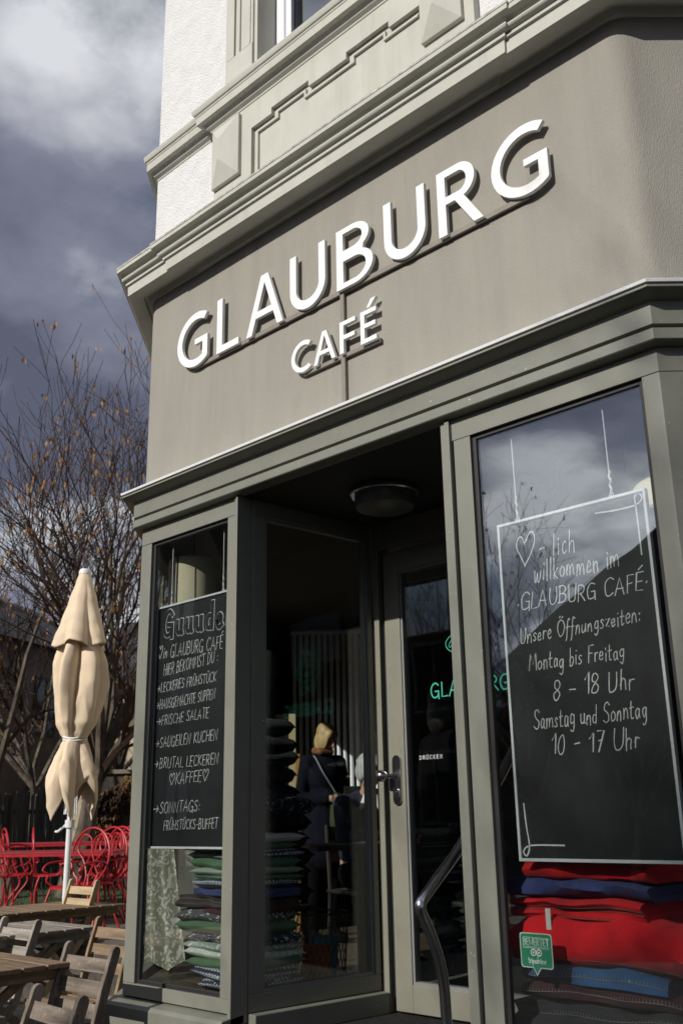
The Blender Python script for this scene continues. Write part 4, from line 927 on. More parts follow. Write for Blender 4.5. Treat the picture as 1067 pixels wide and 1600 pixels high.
for i, (k, h, lab) in enumerate([('wine', .05, 'dark folded cushion behind the lower left edge of the wide chalkboard'), ('blue', .06, 'blue cushion behind the left edge of the wide chalkboard'), ('purple', .05, 'purple cushion above the blue one behind the chalkboard edge'), ('darkring', .045, 'grey patterned cushion behind the left edge of the wide chalkboard'), ('red', .04, 'red cushion behind the left edge of the wide chalkboard'), ('purple', .045, 'purple cushion highest behind the left edge of the wide chalkboard')]):
    cushion((-2.10+random.uniform(-.01, .01), 3.40, zz), .22, .3, h*1.1, random.uniform(-.1, .1), T_[k], lab, GR, 95+i); zz += h
# leaf print cloth hanging in the left window, lamp shades
cm = leaf_mat('grey_green_leaf_cloth', (0.235, 0.235, 0.175), (0.55, 0.55, 0.50), 24, .55, (1, 1, .8))
cl = MB(); NX, NZ = 40, 36; vs = []; fs = []
for j in range(NZ+1):
    t = j/NZ; z = 2.86-2.08*t; wd = .025+.15*min(1, t*1.4)+.09*max(0, t-.72)/.28; x0_ = -4.640-.095*min(1, t*3.2)**.8+.012*t; y0_ = 3.27+.03*t
    for i in range(NX+1):
        s = i/NX; fold = math.sin(s*17+.8*math.sin(t*3))*.018*(.3+t)
        x = x0_+s*wd; vs.append((x, y0_+fold+.10*s*t, z+.03*math.sin(s*9)*t*(t > .97)))
n_ = len(vs); vs += [(p[0], p[1]+.0015, p[2]) for p in vs]
for j in range(NZ):
    for i in range(NX): a = j*(NX+1)+i; fs += [(a, a+1, a+NX+2, a+NX+1), (n_+a+NX+1, n_+a+NX+2, n_+a+1, n_+a)]
tag(cl.add(vs, fs).build('hanging_cloth', cm, smooth=True, angle=180), 'grey green cloth with white leaf print hanging in the narrow left window', 'cloth')
sh = thing('pendant_lamp', 'cream drum shade hanging behind the narrow left chalkboard', 'lamp', (-4.34, 3.46, 3.28))
sh.location = (-4.36, 3.28, 3.28)
MB().lathe([(.135, -.80), (.135, -.385), (.126, -.380), (.0, -.378)], 40).build('lamp_shade', M['cream'], sh, smooth=True, angle=30)
MB().tube([(0, 0, 0), (0, 0, -.37)], .004, 8).build('cord', M['gasket'], sh)
ss = MB(); ss.box(.030, .037, -.137, -.128, -.80, -.385); ss.build('seam', M['gasket'], sh); 
sp = at(1010, 730, 3.55); sh = thing('pendant_lamp', 'rounded cream paper lamp hanging in the upper right of the wide window', 'lamp', (sp.x+.10, 3.55, 3.28))
zt = at(1010, 640, 3.55).z-3.28; zb = at(1010, 815, 3.55).z-3.28
MB().lathe([(0, zb), (.16, zb), (.168, zb+.01), (.17, zt-.09)]+[(.10+.07*math.cos(R(a)), zt-.09+.08*math.sin(R(a))) for a in range(10, 91, 16)]+[(0, zt)], 40).build('lamp_shade', M['cream'], sh, smooth=True)
MB().tube([(0, 0, 0), (0, 0, zt)], .004, 8).build('cord', M['gasket'], sh)

# ------------------------------------------------------------------ inside the shop: radiator, table, people
FL = .596
def face_cam(p, turn=0.0):
    d = Vector((-p.x, -p.y)).normalized(); return math.atan2(d.x, -d.y)+turn
p = atd(531, 1282, 9.2); rad = thing('radiator', 'tall white tubular radiator on the back wall behind the standing person', 'radiator', (p.x, p.y, FL), face_cam(p))
for i in range(15):
    MB().tube([(-.40+i*.0575, 0, .52), (-.40+i*.0575, 0, 2.56)], .0185, 10).build('tube', M['white_pvc'], rad, smooth=True)
for z in (.50, 2.58): MB().tube([(-.43, 0.0, z), (.43, 0.0, z)], .022, 10).build('header_pipe', M['white_pvc'], rad, smooth=True)
MB().tube([(.3, .01, .5), (.3, .01, 0)], .012, 8).build('pipe', M['white_pvc'], rad)
p = atd(452, 1282, 8.9); cup = thing('cupboard', 'cream cupboard with an orange wooden edge behind the dark cushions', 'cupboard', (p.x-.06, p.y, FL), face_cam(p))
M['creamwall'] = mat('cream_lacquer', (0.42, 0.37, 0.21), .6, .04, 4); M['orange_wood'] = mat('orange_wood_edge', (0.36, 0.17, 0.04), .5, .1, 10)
MB().box(-.08, .10, 0, .35, 0, 1.80).build('cabinet', M['creamwall'], cup, bevel=.004); MB().box(.1005, .135, -.01, .36, 0, 1.45).build('edge_board', M['orange_wood'], cup, bevel=.003)
wdk = mat('black_brown_wood', (0.014, 0.010, 0.008), .5, .3, 12)
def blob(name, parts, m, parent, voxel=.011, smooth=6):
    mb = MB()
    for q in parts:
        if q[0] == 'c':
            a, b = Vector(q[1]), Vector(q[2]); r0, r1 = q[3], q[4]; d = (b-a).normalized()
            pts = [a-d*r0*.92, a-d*r0*.7, a-d*r0*.38, a]+[a.lerp(b, t) for t in (.33, .66)]+[b, b+d*r1*.38, b+d*r1*.7, b+d*r1*.92]
            rs = [r0*.38, r0*.72, r0*.93, r0, r0+(r1-r0)*.33, r0+(r1-r0)*.66, r1, r1*.93, r1*.72, r1*.38]
            mb.tube(pts, rs, 14)
        else:
            c, r = q[1], q[2]; T = Matrix.Translation(c) @ (q[3] if len(q) > 3 else Matrix.Identity(4)) @ Matrix.Diagonal((*r, 1))
            mb.lathe([(math.sin(R(a)), -math.cos(R(a))) for a in [2]+list(range(15, 180, 15))+[178]], 18, T, cap=True)
    o = mb.build(name, m, parent)
    rm = o.modifiers.new('remesh', 'REMESH'); rm.mode = 'VOXEL'; rm.voxel_size = voxel; rm.use_smooth_shade = True
    sm_ = o.modifiers.new('smooth', 'SMOOTH'); sm_.factor = .5; sm_.iterations = smooth
    return o
def hand(wrist, fwd, up_, s=1.0, curl=.6):
    """palm, four bent fingers and a thumb from the wrist"""
    w_ = Vector(wrist); f = Vector(fwd).normalized(); u = Vector(up_).normalized(); sd = f.cross(u).normalized(); out = []
    pc = w_+f*.045*s
    for k in range(4): out.append(('c', w_+sd*(k-1.5)*.012*s+f*.01*s, w_+sd*(k-1.5)*.019*s+f*.085*s, .013*s, .0105*s))
    for k, ln in enumerate((.068, .078, .073, .056)):
        a = w_+sd*(k-1.5)*.019*s+f*.088*s; c1 = (f*math.cos(curl)-u*math.sin(curl)); c2 = (f*math.cos(curl*2.1)-u*math.sin(curl*2.1))
        b = a+c1*ln*.5*s; out += [('c', a, b, .0098*s, .0088*s), ('c', b, b+c2*ln*.5*s, .0088*s, .0074*s)]
    a = w_-sd*.026*s+f*.025*s; b = a+(f*.55-sd*.75-u*.25).normalized()*.042*s
    out += [('c', w_+f*.02*s, a, .014*s, .013*s), ('c', a, b, .0125*s, .0105*s), ('c', b, b+(f*.9-sd*.1-u*.4).normalized()*.032*s, .0105*s, .0085*s)]
    return out
def headparts(c, yaw, tilt, s=1.0):
    """skull, jaw, nose, brows, ears round centre c; yaw turns the face, tilt nods it"""
    Rm = Matrix.Rotation(yaw, 4, 'Z') @ Matrix.Rotation(tilt, 4, 'X'); c = Vector(c)
    P = lambda x, y, z: c+(Rm @ Vector((x*s, y*s, z*s)))
    out = [('e', P(0, .008, .025), (.075*s, .094*s, .088*s), Rm), ('e', P(0, -.022, -.030), (.060*s, .068*s, .080*s), Rm), ('e', P(0, -.058, -.078), (.026*s, .024*s, .022*s), Rm),
           ('c', P(0, -.090, .012), P(0, -.106, -.022), .010*s, .014*s), ('c', P(-.03, -.084, .026), P(.03, -.084, .026), .011*s, .011*s), ('c', P(-.018, -.088, -.052), P(.018, -.088, -.052), .0085*s, .0085*s),
           ('e', P(.074, .012, -.002), (.010*s, .018*s, .030*s), Rm), ('e', P(-.074, .012, -.002), (.010*s, .018*s, .030*s), Rm)]
    return out, P, Rm
M['skin'] = mat('skin', (0.42, 0.24, 0.165), .55, .06, 12); M['blonde'] = mat('blonde_hair', (0.36, 0.25, 0.11), .5, .25, 40, .6, 90, stretch=(1, 1, .12)); M['greyhair'] = mat('grey_hair', (0.34, 0.34, 0.34), .55, .25, 40, .6, 90, stretch=(1, 1, .12)); M['darkhair'] = mat('dark_hair', (0.012, 0.009, 0.007), .5, .2, 40)
M['coat'] = mat('dark_navy_wool', (0.0045, 0.0055, 0.011), .95, .15, 20, .3, 200, spec=.15); M['jacket'] = mat('navy_jacket', (0.007, 0.010, 0.026), .9, .15, 20, .2, 200); M['black'] = mat('black_cloth', (0.0025, 0.0025, 0.003), .95, .15, 20, spec=.08); M['scarf'] = mat('rust_scarf', (0.16, 0.065, 0.03), .95, .5, 60); M['olive'] = mat('olive_leather', (0.035, 0.040, 0.012), .6, .1, 10); M['grey_strap'] = mat('grey_strap', (0.16, 0.17, 0.17), .7, .05, 20); M['brownbook'] = mat('dark_brown_leather', (0.012, 0.008, 0.006), .9, .1, 10)
def eyes(P, parent):
    m = MB()
    for sx in (-1, 1): m.lathe([(0, -.007), (.005, -.005), (.007, 0), (.005, .005), (0, .007)], 10, Matrix.Translation(P(sx*.029, -.086, .006)))
    m.build('eyes', M['black'], parent, smooth=True)
# standing person
p = atd(506, 1282, 8.15); W1 = thing('person', 'blonde person standing in a dark navy coat with a grey shoulder strap', 'person', (p.x, p.y, FL), face_cam(p, .45)); W1.scale = (.86, .9, 1.03)
hp_, P, Rm = headparts((.02, -.03, 1.475), .45, .45, .96)
hl = (.055, -.235, 1.02)
body = hp_+[('c', (0, .01, 1.30), (.015, -.015, 1.42), .052, .046), ('e', (0, 0, 1.20), (.15, .095, .17)), ('e', (0, 0, .95), (.14, .10, .15)), ('e', (0, .01, .82), (.155, .11, .12))]
for sx in (-1, 1):
    body += [('c', (sx*.085, .01, .80), (sx*.095, 0, .46), .078, .052), ('c', (sx*.095, 0, .46), (sx*.10, .03, .08), .050, .034), ('c', (sx*.10, .03, .05), (sx*.115, -.12, .03), .036, .028), ('c', (sx*.02, 0, 1.27), (sx*.165, .01, 1.285), .06, .055)]
body += [('c', (-.17, .01, 1.28), (-.225, .02, 1.02), .045, .037), ('c', (-.225, .02, 1.02), (-.02, -.19, 1.02), .036, .027), ('c', (.17, .01, 1.28), (.235, .0, 1.03), .045, .037), ('c', (.235, .0, 1.03), (.16, -.2, 1.0), .036, .026)]
body += hand((-.015, -.195, 1.02), (1, -.35, -.25), (0, -1, .3), .95, .7)+hand((.16, -.2, 1.0), (-.5, -.5, .3), (0, -1, .5), .95, .6)
blob('body', body, M['skin'], W1, .0085, 3); eyes(P, W1)
coat = [('e', (0, 0, 1.19), (.185, .125, .17)), ('e', (0, .0, .98), (.175, .13, .2)), ('c', (0, .01, .98), (0, .01, .66), .165, .19), ('c', (-.165, .005, 1.283), (.165, .005, 1.283), .072, .072), ('c', (0, .02, 1.30), (0, .01, 1.37), .085, .068)]
coat += [('c', (-.175, .01, 1.275), (-.232, .02, 1.02), .062, .052), ('c', (-.232, .02, 1.02), (-.05, -.165, 1.02), .051, .040), ('c', (.175, .01, 1.275), (.242, .0, 1.03), .062, .052), ('c', (.242, 0, 1.03), (.175, -.175, 1.0), .051, .040)]
blob('coat', coat, M['coat'], W1, .012, 6)
tr_ = []
for sx in (-1, 1): tr_ += [('c', (sx*.085, .01, .78), (sx*.095, 0, .46), .092, .066), ('c', (sx*.095, 0, .46), (sx*.10, .03, .10), .064, .050), ('c', (sx*.10, .02, .045), (sx*.118, -.14, .035), .048, .038)]
blob('trousers', tr_, M['black'], W1, .012, 4)
hr = [('e', P(0, .022, .040), (.086, .098, .082), Rm), ('e', P(.062, .012, -.025), (.030, .074, .090), Rm), ('e', P(-.062, .012, -.025), (.030, .074, .090), Rm), ('e', P(0, .066, -.03), (.068, .04, .095), Rm), ('e', P(.020, -.062, .056), (.056, .026, .036), Rm), ('e', P(-.030, -.058, .052), (.048, .030, .040), Rm), ('e', P(.064, -.040, .0), (.016, .036, .075), Rm), ('e', P(-.064, -.040, -.005), (.016, .036, .08), Rm)]
blob('hair', hr, M['blonde'], W1, .009, 4)
blob('scarf', [('c', (-.05, -.06, 1.375), (.05, -.055, 1.37), .03, .03), ('c', (.05, -.055, 1.37), (.07, .04, 1.38), .03, .03), ('c', (-.05, -.06, 1.375), (-.07, .04, 1.385), .03, .03), ('c', (-.07, .04, 1.385), (.07, .04, 1.38), .03, .03)], M['scarf'], W1, .01, 3)
stp = MB(); stp.tube(catmull([(-.115, .03, 1.345), (-.11, -.06, 1.325), (-.075, -.135, 1.22), (.02, -.145, 1.10), (.11, -.145, .98), (.185, -.09, .88)], 5), .0085, 8); stp.build('bag_strap', M['grey_strap'], W1, smooth=True)
q = W1.matrix_basis
def inworld(o, lp): return o.location+Matrix.Rotation(o.rotation_euler.z, 3, 'Z') @ Vector(lp)
bg_ = thing('folder', 'dark brown folder held open by the standing person', 'folder', inworld(W1, (.12, -.275, .92)), W1.rotation_euler.z-.15)
MB().box(-.075, .075, -.012, 0, 0, .22).build('cover', M['brownbook'], bg_, bevel=.003); MB().box(-.070, .070, .0005, .006, .005, .215).build('pages', T_['white'], bg_)
hb = thing('handbag', 'olive green handbag hanging in front of the standing person', 'handbag', inworld(W1, (-.03, -.30, .80)), W1.rotation_euler.z)
MB().prism(arc(0, .10, .085, .10, 180, 360, 12)+[(.07, .24), (-.07, .24)], [], -.03, .05).build('bag_body', M['olive'], hb, bevel=.012); hb.scale = (.5, 1, .85); MB().tube(catmull([(-.06, .01, .23), (-.045, .01, .33), (.045, .01, .33), (.06, .01, .23)], 5), .007, 8).build('handle', M['olive'], hb)
# table with papers, seated person on a chair
p = atd(560, 1282, 6.35); tb = thing('cafe_table', 'small dark wooden table with papers between the two people inside', 'table', (p.x+.02, p.y, FL), face_cam(p, .3))
MB().box(-.36, .36, -.32, .32, .725, .755).build('tabletop', wdk, tb, bevel=.004); MB().tube([(0, 0, .03), (0, 0, .725)], .032, 12).build('column', M['gasket'], tb); MB().lathe([(0, 0), (.22, 0), (.22, .012), (.05, .035), (0, .035)], 24).build('foot', M['gasket'], tb)
pp = MB(); pp.box(-.11, .11, -.15, .15, 0, .004); pp = pp.build('paper', T_['white']); pp.location = inworld(tb, (.12, -.04, .756)); pp.rotation_euler = (0, 0, tb.rotation_euler.z+.4); tag(pp, 'white sheet of paper on the dark table inside', 'paper')
def cafe_chair(loc, rz, label):
    c = thing('cafe_chair', label, 'chair', loc, rz, None)
    MB().box(-.20, .20, -.20, .20, .43, .455).build('seat', wdk, c, bevel=.006)
    for sx in (-1, 1):
        MB().tube([(sx*.18, -.18, .43), (sx*.19, -.20, 0)], .016, 8).build('leg', wdk, c); MB().tube([(sx*.18, .22, 0), (sx*.18, .18, .45), (sx*.17, .24, .86)], .016, 8).build('leg', wdk, c)
    bk = MB(); bk.box(-.17, .17, .215, .235, .62, .70); bk.box(-.17, .17, .228, .248, .76, .85); bk.build('backrest', wdk, c, bevel=.005); return c
p = atd(572, 1282, 6.95); rz = face_cam(p, .55); cafe_chair((p.x, p.y, FL), rz, 'dark wooden chair under the seated grey haired person')
W2 = thing('person', 'grey haired person seated at the table in a navy jacket with a white collar, reading', 'person', (p.x, p.y, FL), rz)
hp_, P, Rm = headparts((-.02, -.09, 1.195), -.1, .42, .97)
body = hp_+[('c', (0, -.01, 1.02), (-.01, -.06, 1.13), .052, .046), ('e', (0, .03, .90), (.15, .10, .19)), ('e', (0, .06, .62), (.16, .13, .16))]
for sx in (-1, 1):
    body += [('c', (sx*.09, .04, .55), (sx*.10, -.36, .53), .082, .058), ('c', (sx*.10, -.36, .52), (sx*.10, -.34, .08), .052, .036), ('c', (sx*.10, -.34, .05), (sx*.11, -.46, .03), .036, .028), ('c', (sx*.03, .01, .995), (sx*.165, .02, .99), .06, .055),
             ('c', (sx*.17, .02, .985), (sx*.225, -.10, .77), .045, .038), ('c', (sx*.225, -.10, .77), (sx*.09, -.30, .80), .036, .027)]
    body += hand((sx*.09, -.30, .80), (-sx*.6, -.8, .0), (0, .2, 1), .95, .6)
blob('body', body, M['skin'], W2, .0085, 3); eyes(P, W2)
jk = [('e', (0, .03, .90), (.18, .125, .19)), ('e', (0, .05, .70), (.175, .135, .17)), ('c', (-.165, .015, .99), (.165, .015, .99), .072, .072)]
for sx in (-1, 1): jk += [('c', (sx*.175, .02, .98), (sx*.232, -.10, .77), .062, .053), ('c', (sx*.232, -.10, .77), (sx*.11, -.275, .80), .052, .040)]
blob('jacket', jk, M['jacket'], W2, .012, 6)
tr_ = []
for sx in (-1, 1): tr_ += [('c', (sx*.09, .05, .55), (sx*.10, -.36, .53), .098, .072), ('c', (sx*.10, -.36, .52), (sx*.10, -.34, .10), .066, .052), ('c', (sx*.10, -.34, .045), (sx*.11, -.48, .035), .046, .038)]
blob('trousers', tr_, M['black'], W2, .012, 4)
blob('hair', [('e', P(0, .024, .045), (.086, .100, .086), Rm), ('e', P(.058, .02, .0), (.03, .07, .07), Rm), ('e', P(-.058, .02, .0), (.03, .07, .07), Rm), ('e', P(0, .065, -.02), (.07, .045, .075), Rm), ('e', P(.0, -.05, .078), (.06, .04, .026), Rm)], M['greyhair'], W2, .009, 4)
blob('collar', [('c', (-.03, -.085, 1.07), (-.075, -.06, .96), .024, .018), ('c', (.03, -.085, 1.07), (.06, -.075, .96), .024, .018)], T_['white'], W2, .008, 2)
# third person behind the door, turned away
p = atd(697, 1282, 6.0); W3 = thing('person', 'person in black with dark hair behind the entrance door, one hand raised', 'person', (p.x+.03, p.y, FL), face_cam(p, 2.1))
hp_, P, Rm = headparts((0, -.01, 1.52), .3, .1, 1.0)
body = hp_+[('c', (0, .02, 1.33), (0, .0, 1.46), .055, .05), ('e', (0, 0, 1.22), (.16, .10, .18)), ('e', (0, 0, .92), (.15, .11, .16))]
for sx in (-1, 1):
    body += [('c', (sx*.09, 0, .86), (sx*.10, 0, .48), .08, .055), ('c', (sx*.10, 0, .48), (sx*.10, .03, .08), .052, .036), ('c', (sx*.10, .03, .05), (sx*.11, -.13, .03), .036, .028), ('c', (sx*.03, 0, 1.31), (sx*.175, .01, 1.31), .06, .056)]
wr = Vector((.02, -.20, 1.13)); body += [('c', (.18, .01, 1.30), (.25, .02, 1.06), .046, .038), ('c', (.25, .02, 1.06), (.20, .05, .82), .036, .026), ('c', (-.18, .01, 1.30), (-.24, .03, 1.05), .046, .038), ('c', (-.24, .03, 1.05), (-.26, -.12, 1.17), .036, .027)]
body += hand((.20, .05, .82), (-.1, .1, -1), (1, 0, 0), 1.0, .3)+hand((-.26, -.12, 1.17), (-.5, .15, .35), (-.3, .2, 1), 1.0, .8)
blob('body', body, M['skin'], W3, .0085, 3); eyes(P, W3)
ct = [('e', (0, 0, 1.21), (.195, .135, .19)), ('e', (0, 0, .98), (.18, .14, .2)), ('c', (0, 0, .95), (0, 0, .72), .17, .18), ('c', (-.175, .005, 1.305), (.175, .005, 1.305), .074, .074), ('c', (0, .02, 1.34), (0, .01, 1.41), .085, .07), ('c', (.185, .01, 1.29), (.255, .02, 1.06), .064, .054), ('c', (.255, .02, 1.06), (.205, .05, .86), .052, .04), ('c', (-.185, .01, 1.29), (-.245, .03, 1.05), .064, .054), ('c', (-.245, .03, 1.05), (-.26, -.09, 1.145), .052, .042)]
blob('coat', ct, M['black'], W3, .012, 6)
tr_ = []
for sx in (-1, 1): tr_ += [('c', (sx*.09, 0, .84), (sx*.10, 0, .48), .095, .068), ('c', (sx*.10, 0, .48), (sx*.10, .03, .10), .066, .05), ('c', (sx*.10, .02, .045), (sx*.115, -.15, .035), .048, .038)]
blob('trousers', tr_, M['black'], W3, .012, 4)
blob('hair', [('e', P(0, .03, .045), (.09, .105, .09), Rm), ('e', P(0, .07, -.05), (.08, .06, .12), Rm), ('e', P(.06, .02, -.03), (.034, .07, .10), Rm), ('e', P(-.06, .02, -.03), (.034, .07, .10), Rm), ('e', P(0, -.055, .08), (.065, .04, .028), Rm)], M['darkhair'], W3, .01, 4)
# wire basket on the floor inside the side pane
p = atd(498, 1282, 5.5); bk = thing('wire_basket', 'round dark wire basket with coloured magazines near the entrance pane', 'basket', (p.x, p.y, FL))
wb = MB()
for k in range(28):
    for s in (1, -1):
        wb.tube([((.12+.03*t)*math.cos(2*math.pi*k/28+s*t*1.1), (.12+.03*t)*math.sin(2*math.pi*k/28+s*t*1.1), .02+.42*t) for t in [j/8 for j in range(9)]], .0016, 4)
wb.build('wire_mesh', M['gasket'], bk)
for z, r in ((.02, .12), (.44, .15)): MB().tube([(r*math.cos(2*math.pi*k/32), r*math.sin(2*math.pi*k/32), z) for k in range(32)], .005, 6, closed=True).build('rim', M['gasket'], bk)
for i, (c, lab) in enumerate((((0.42, 0.09, 0.02), 'orange'), ((0.02, 0.16, 0.20), 'teal blue'))):
    m_ = MB().box(-.075, .075, -.006, .006, 0, .26 if i == 0 else .30).build('magazine', mat('magazine_'+('orange' if i == 0 else 'teal'), c, .35, .4, 14)); m_.location = (p.x-.01, p.y-.03+.045*i, FL+.03); m_.rotation_euler = (.10-.1*i, .06, face_cam(p)+.1*i); tag(m_, lab+' magazine standing in the dark wire basket', 'magazine')

# ------------------------------------------------------------------ outside: wooden folding furniture
_u0 = ray(100, 1282); UF = Vector((_u0.x, _u0.y)).normalized(); UR = Vector((-UF.y*-1, -UF.x)) if False else Vector((UF.y, -UF.x))
WAX = (UR*.53-UF*.85).normalized(); FAX = (-UR*.85-UF*.53).normalized()
def rz_facing(v): return math.atan2(v.x, -v.y)
SW = Matrix(((0, 1, 0, 0), (1, 0, 0, 0), (0, 0, 1, 0), (0, 0, 0, 1)))       # prism profile (x, z) -> (y, z), extruded along x
def bar_poly(pts, w0):
    P = [Vector(p) for p in pts]; L1 = []; R1 = []
    for i, p in enumerate(P):
        t = (P[min(i+1, len(P)-1)]-P[max(i-1, 0)]).normalized(); n_ = Vector((-t.y, t.x))*w0/2; L1.append(p+n_); R1.append(p-n_)
    t = (P[0]-P[1]).normalized(); n_ = Vector((-t.y, t.x))
    cap = [P[0]+t*w0*.5*math.sin(R(a))-n_*w0*.5*math.cos(R(a)) for a in range(30, 180, 30)]   # rounded top end
    return [tuple(v) for v in L1]+[tuple(v) for v in R1[::-1]]+[tuple(v) for v in cap[::-1]]
def wood_chair(name, label, mats, H=.86, group='wooden folding chairs on the pavement'):
    t = thing(name, label, 'chair', group=group); W_ = .20
    for s in (-1, 1):
        x0, x1 = sorted((s*W_, s*(W_-.024)))
        MB().prism(bar_poly([(.265, H), (.215, .70), (.155, .46), (.03, .30), (-.23, .0)], .046), [], x0, x1, SW).build('long_leg', mats[2], t, bevel=.003, smooth=True, angle=40)
        x0, x1 = sorted((s*(W_-.027), s*(W_-.049)))
        MB().prism(bar_poly([(-.19, .455), (.0, .26), (.25, 0)], .04), [], x0, x1, SW).build('short_leg', mats[2], t, bevel=.003)
    for k, (z, y) in enumerate(((H-.065, .247), (H-.155, .222), (H-.245, .197))):
        T = Matrix.Translation((0, y, z)) @ Matrix.Rotation(R(-15), 4, 'X')
        MB().box(-W_+.0245, W_-.0245, -.007, .007, -.031, .031, T).build('back_slat', mats[0], t, bevel=.003)
    for k in range(6):
        y = -.20+.062*k; MB().box(-W_+.0, W_-.0, y, y+.048, .457+.004*abs(k-2.5), .473+.004*abs(k-2.5)).build('seat_slat', mats[0], t, bevel=.003)
    MB().tube([(-W_+.03, .12, .13), (W_-.03, .12, .13)], .011, 8).build('stretcher', mats[0], t)
    return t
proto = {}
def place_chair(px, py, d, style, label, H=.86, turn=0.0):
    p = gp(px, d)
    o = proto[style] if style in proto and not proto[style].get('used') else None
    if style not in proto:
        o = wood_chair('folding_chair', label, M[style]); proto[style] = o
    else:
        o = copy_tree(proto[style]); o['label'] = label
    f = Matrix.Rotation(turn, 2) @ FAX
    o.location = (p.x+f.x*.26, p.y+f.y*.26, atd(px, py, d).z-H); o.rotation_euler = (0, 0, rz_facing(f))
    return o
place_chair(153, 1482, 5.15, 'wood_dark', 'dark worn folding chair closest to the plinth, in front of the brown slat table')
place_chair(108, 1555, 4.15, 'wood_dark', 'dark worn folding chair at the bottom edge, nearest of the wooden chairs', turn=-.12)
place_chair(44, 1440, 6.6, 'wood_grey', 'grey weathered folding chair behind the brown slat table')
place_chair(190, 1440, 6.5, 'wood_brown', 'brown folding chair half hidden by the shop corner post')
place_chair(137, 1378, 9.0, 'wood_pale', 'pale new looking folding chair at the farthest wooden table')
def wood_table(px, py, d, style, label, Lf, Lw, H=.72):
    """right near corner of the top at the pixel; Lf runs along the row, Lw across it"""
    c = atd(px, py, d); c = Vector((c.x, c.y)); z0 = atd(px, py, d).z-H
    ctr = c+FAX*Lf/2-WAX*Lw/2
    t = thing('folding_table', label, 'table', (ctr.x, ctr.y, z0), rz_facing(FAX), 'wooden folding tables on the pavement'); m = M[style]
    # local: -y along FAX, x along WAX or its opposite
    n_ = max(6, int(Lf/.115)); st = Lf/n_
    for k in range(n_):
        y = -Lf/2+k*st; tp_ = MB().box(-Lw/2, Lw/2, y+.006, y+st-.006, H-.022, H).build('slat', m[0], t, bevel=.003)
    for s in (-1, 1):
        MB().box(s*(Lw/2-.07)-.012, s*(Lw/2-.07)+.012, -Lf/2+.03, Lf/2-.03, H-.075, H-.0225).build('apron_rail', m[1], t, bevel=.003)
        for q in (-1, 1):
            x0 = s*(Lw/2-.07-.016*(2 if q == 1 else 1)-.011); x0, x1 = x0-.011, x0+.011
            MB().prism(bar_poly([(q*(Lf/2-.16), H-.05), (-q*(Lf/2-.16), .0)], .045), [], x0, x1, SW).build('leg', m[2], t, bevel=.003)
    for q in (-1, 1): MB().box(-Lw/2+.1, Lw/2-.1, q*(Lf/2-.30)-.014, q*(Lf/2-.30)+.014, .17, .20).build('stretcher', m[0], t, bevel=.003)
    return t
wood_table(111, 1503, 5.25, 'wood_brown', 'brown slatted folding table with a chair on its right, nearest but one', 1.25, .70)
wood_table(156, 1447, 6.9, 'wood_grey', 'grey weathered slatted folding table in the middle of the row', 1.25, .72)
wood_table(197, 1412, 8.9, 'wood_brown', 'long brown slatted folding table next to the red furniture', 1.6, .70)
wood_table(12, 1588, 4.3, 'wood_dark', 'dark slatted table corner at the lower left edge of the picture', 1.1, .65)

# ------------------------------------------------------------------ red iron garden furniture on the terrace
TZ = .46
def red_chair(label):
    t = thing('garden_chair', label, 'chair', group='red iron garden chairs on the terrace'); m = M['red']
    MB().lathe([(0, .455), (.19, .455), (.215, .445), (.215, .435), (.0, .430)], 28).build('seat', m, t, smooth=True, angle=40)
    bk = []
    for a in range(-62, 243, 12): bk.append((.27*math.cos(R(a)), .19+.10*(.25+.28*math.sin(R(a))), .725+.265*math.sin(R(a))))
    bk = [(.12, .165, .44)]+bk+[(-.12, .165, .44)]
    MB().tube(catmull(bk, 3), .011, 8).build('back_hoop', m, t, smooth=True)
    for s in (-1, 1):
        c = catmull([(s*.03, .17, .44), (s*.02, .19, .55), (s*.09, .21, .68), (s*.20, .225, .79), (s*.14, .245, .92), (s*.03, .245, .89), (s*.0, .235, .77), (-s*.06, .22, .65), (-s*.13, .20, .56)], 5)
        MB().tube(c, .0085, 8).build('back_scroll', m, t, smooth=True)
        MB().tube(catmull([(s*.20, .235, .66), (s*.255, .10, .675), (s*.27, -.08, .66), (s*.262, -.15, .60), (s*.235, -.10, .56), (s*.235, -.12, .50), (s*.20, -.06, .445)], 5), .010, 8).build('armrest', m, t, smooth=True)
        for q in (-1, 1): MB().tube(catmull([(s*.15, q*.13, .44), (s*.17, q*.17, .30), (s*.165, q*.175, .14), (s*.20, q*.22, 0)], 4), .0115, 8).build('leg', m, t, smooth=True)
    return t
rc0 = None
def place_red(px, d, label, turn=0.0, S=1.0):
    global rc0
    if rc0 is None: rc0 = o = red_chair(label)
    else: o = copy_tree(rc0); o['label'] = label
    p = gp(px, d, TZ); o.location = p; o.rotation_euler = (0, 0, rz_facing(Matrix.Rotation(turn, 2) @ FAX)); o.scale = (S, S, S)
for px, d, turn, lab in ((119, 10.6, .15, 'red iron chair with a round scrolled back standing right beside the parasol pole'), (150, 11.2, .05, 'red iron chair second in the close row right of the parasol'), (164, 11.8, .0, 'red iron chair third in the close row right of the parasol'), (178, 12.3, -.05, 'red iron chair fourth in the close row right of the parasol'), (192, 12.7, -.05, 'red iron chair at the end of the row, touching the shop corner'),
                         (86, 13.2, 2.6, 'red iron chair behind the long red table with its back to the lawn'), (2, 13.2, 2.9, 'red iron chair at the far left behind the long red table'), (40, 13.6, 2.8, 'red iron chair hidden mostly behind the middle of the long red table')):
    place_red(px, d, lab, turn)
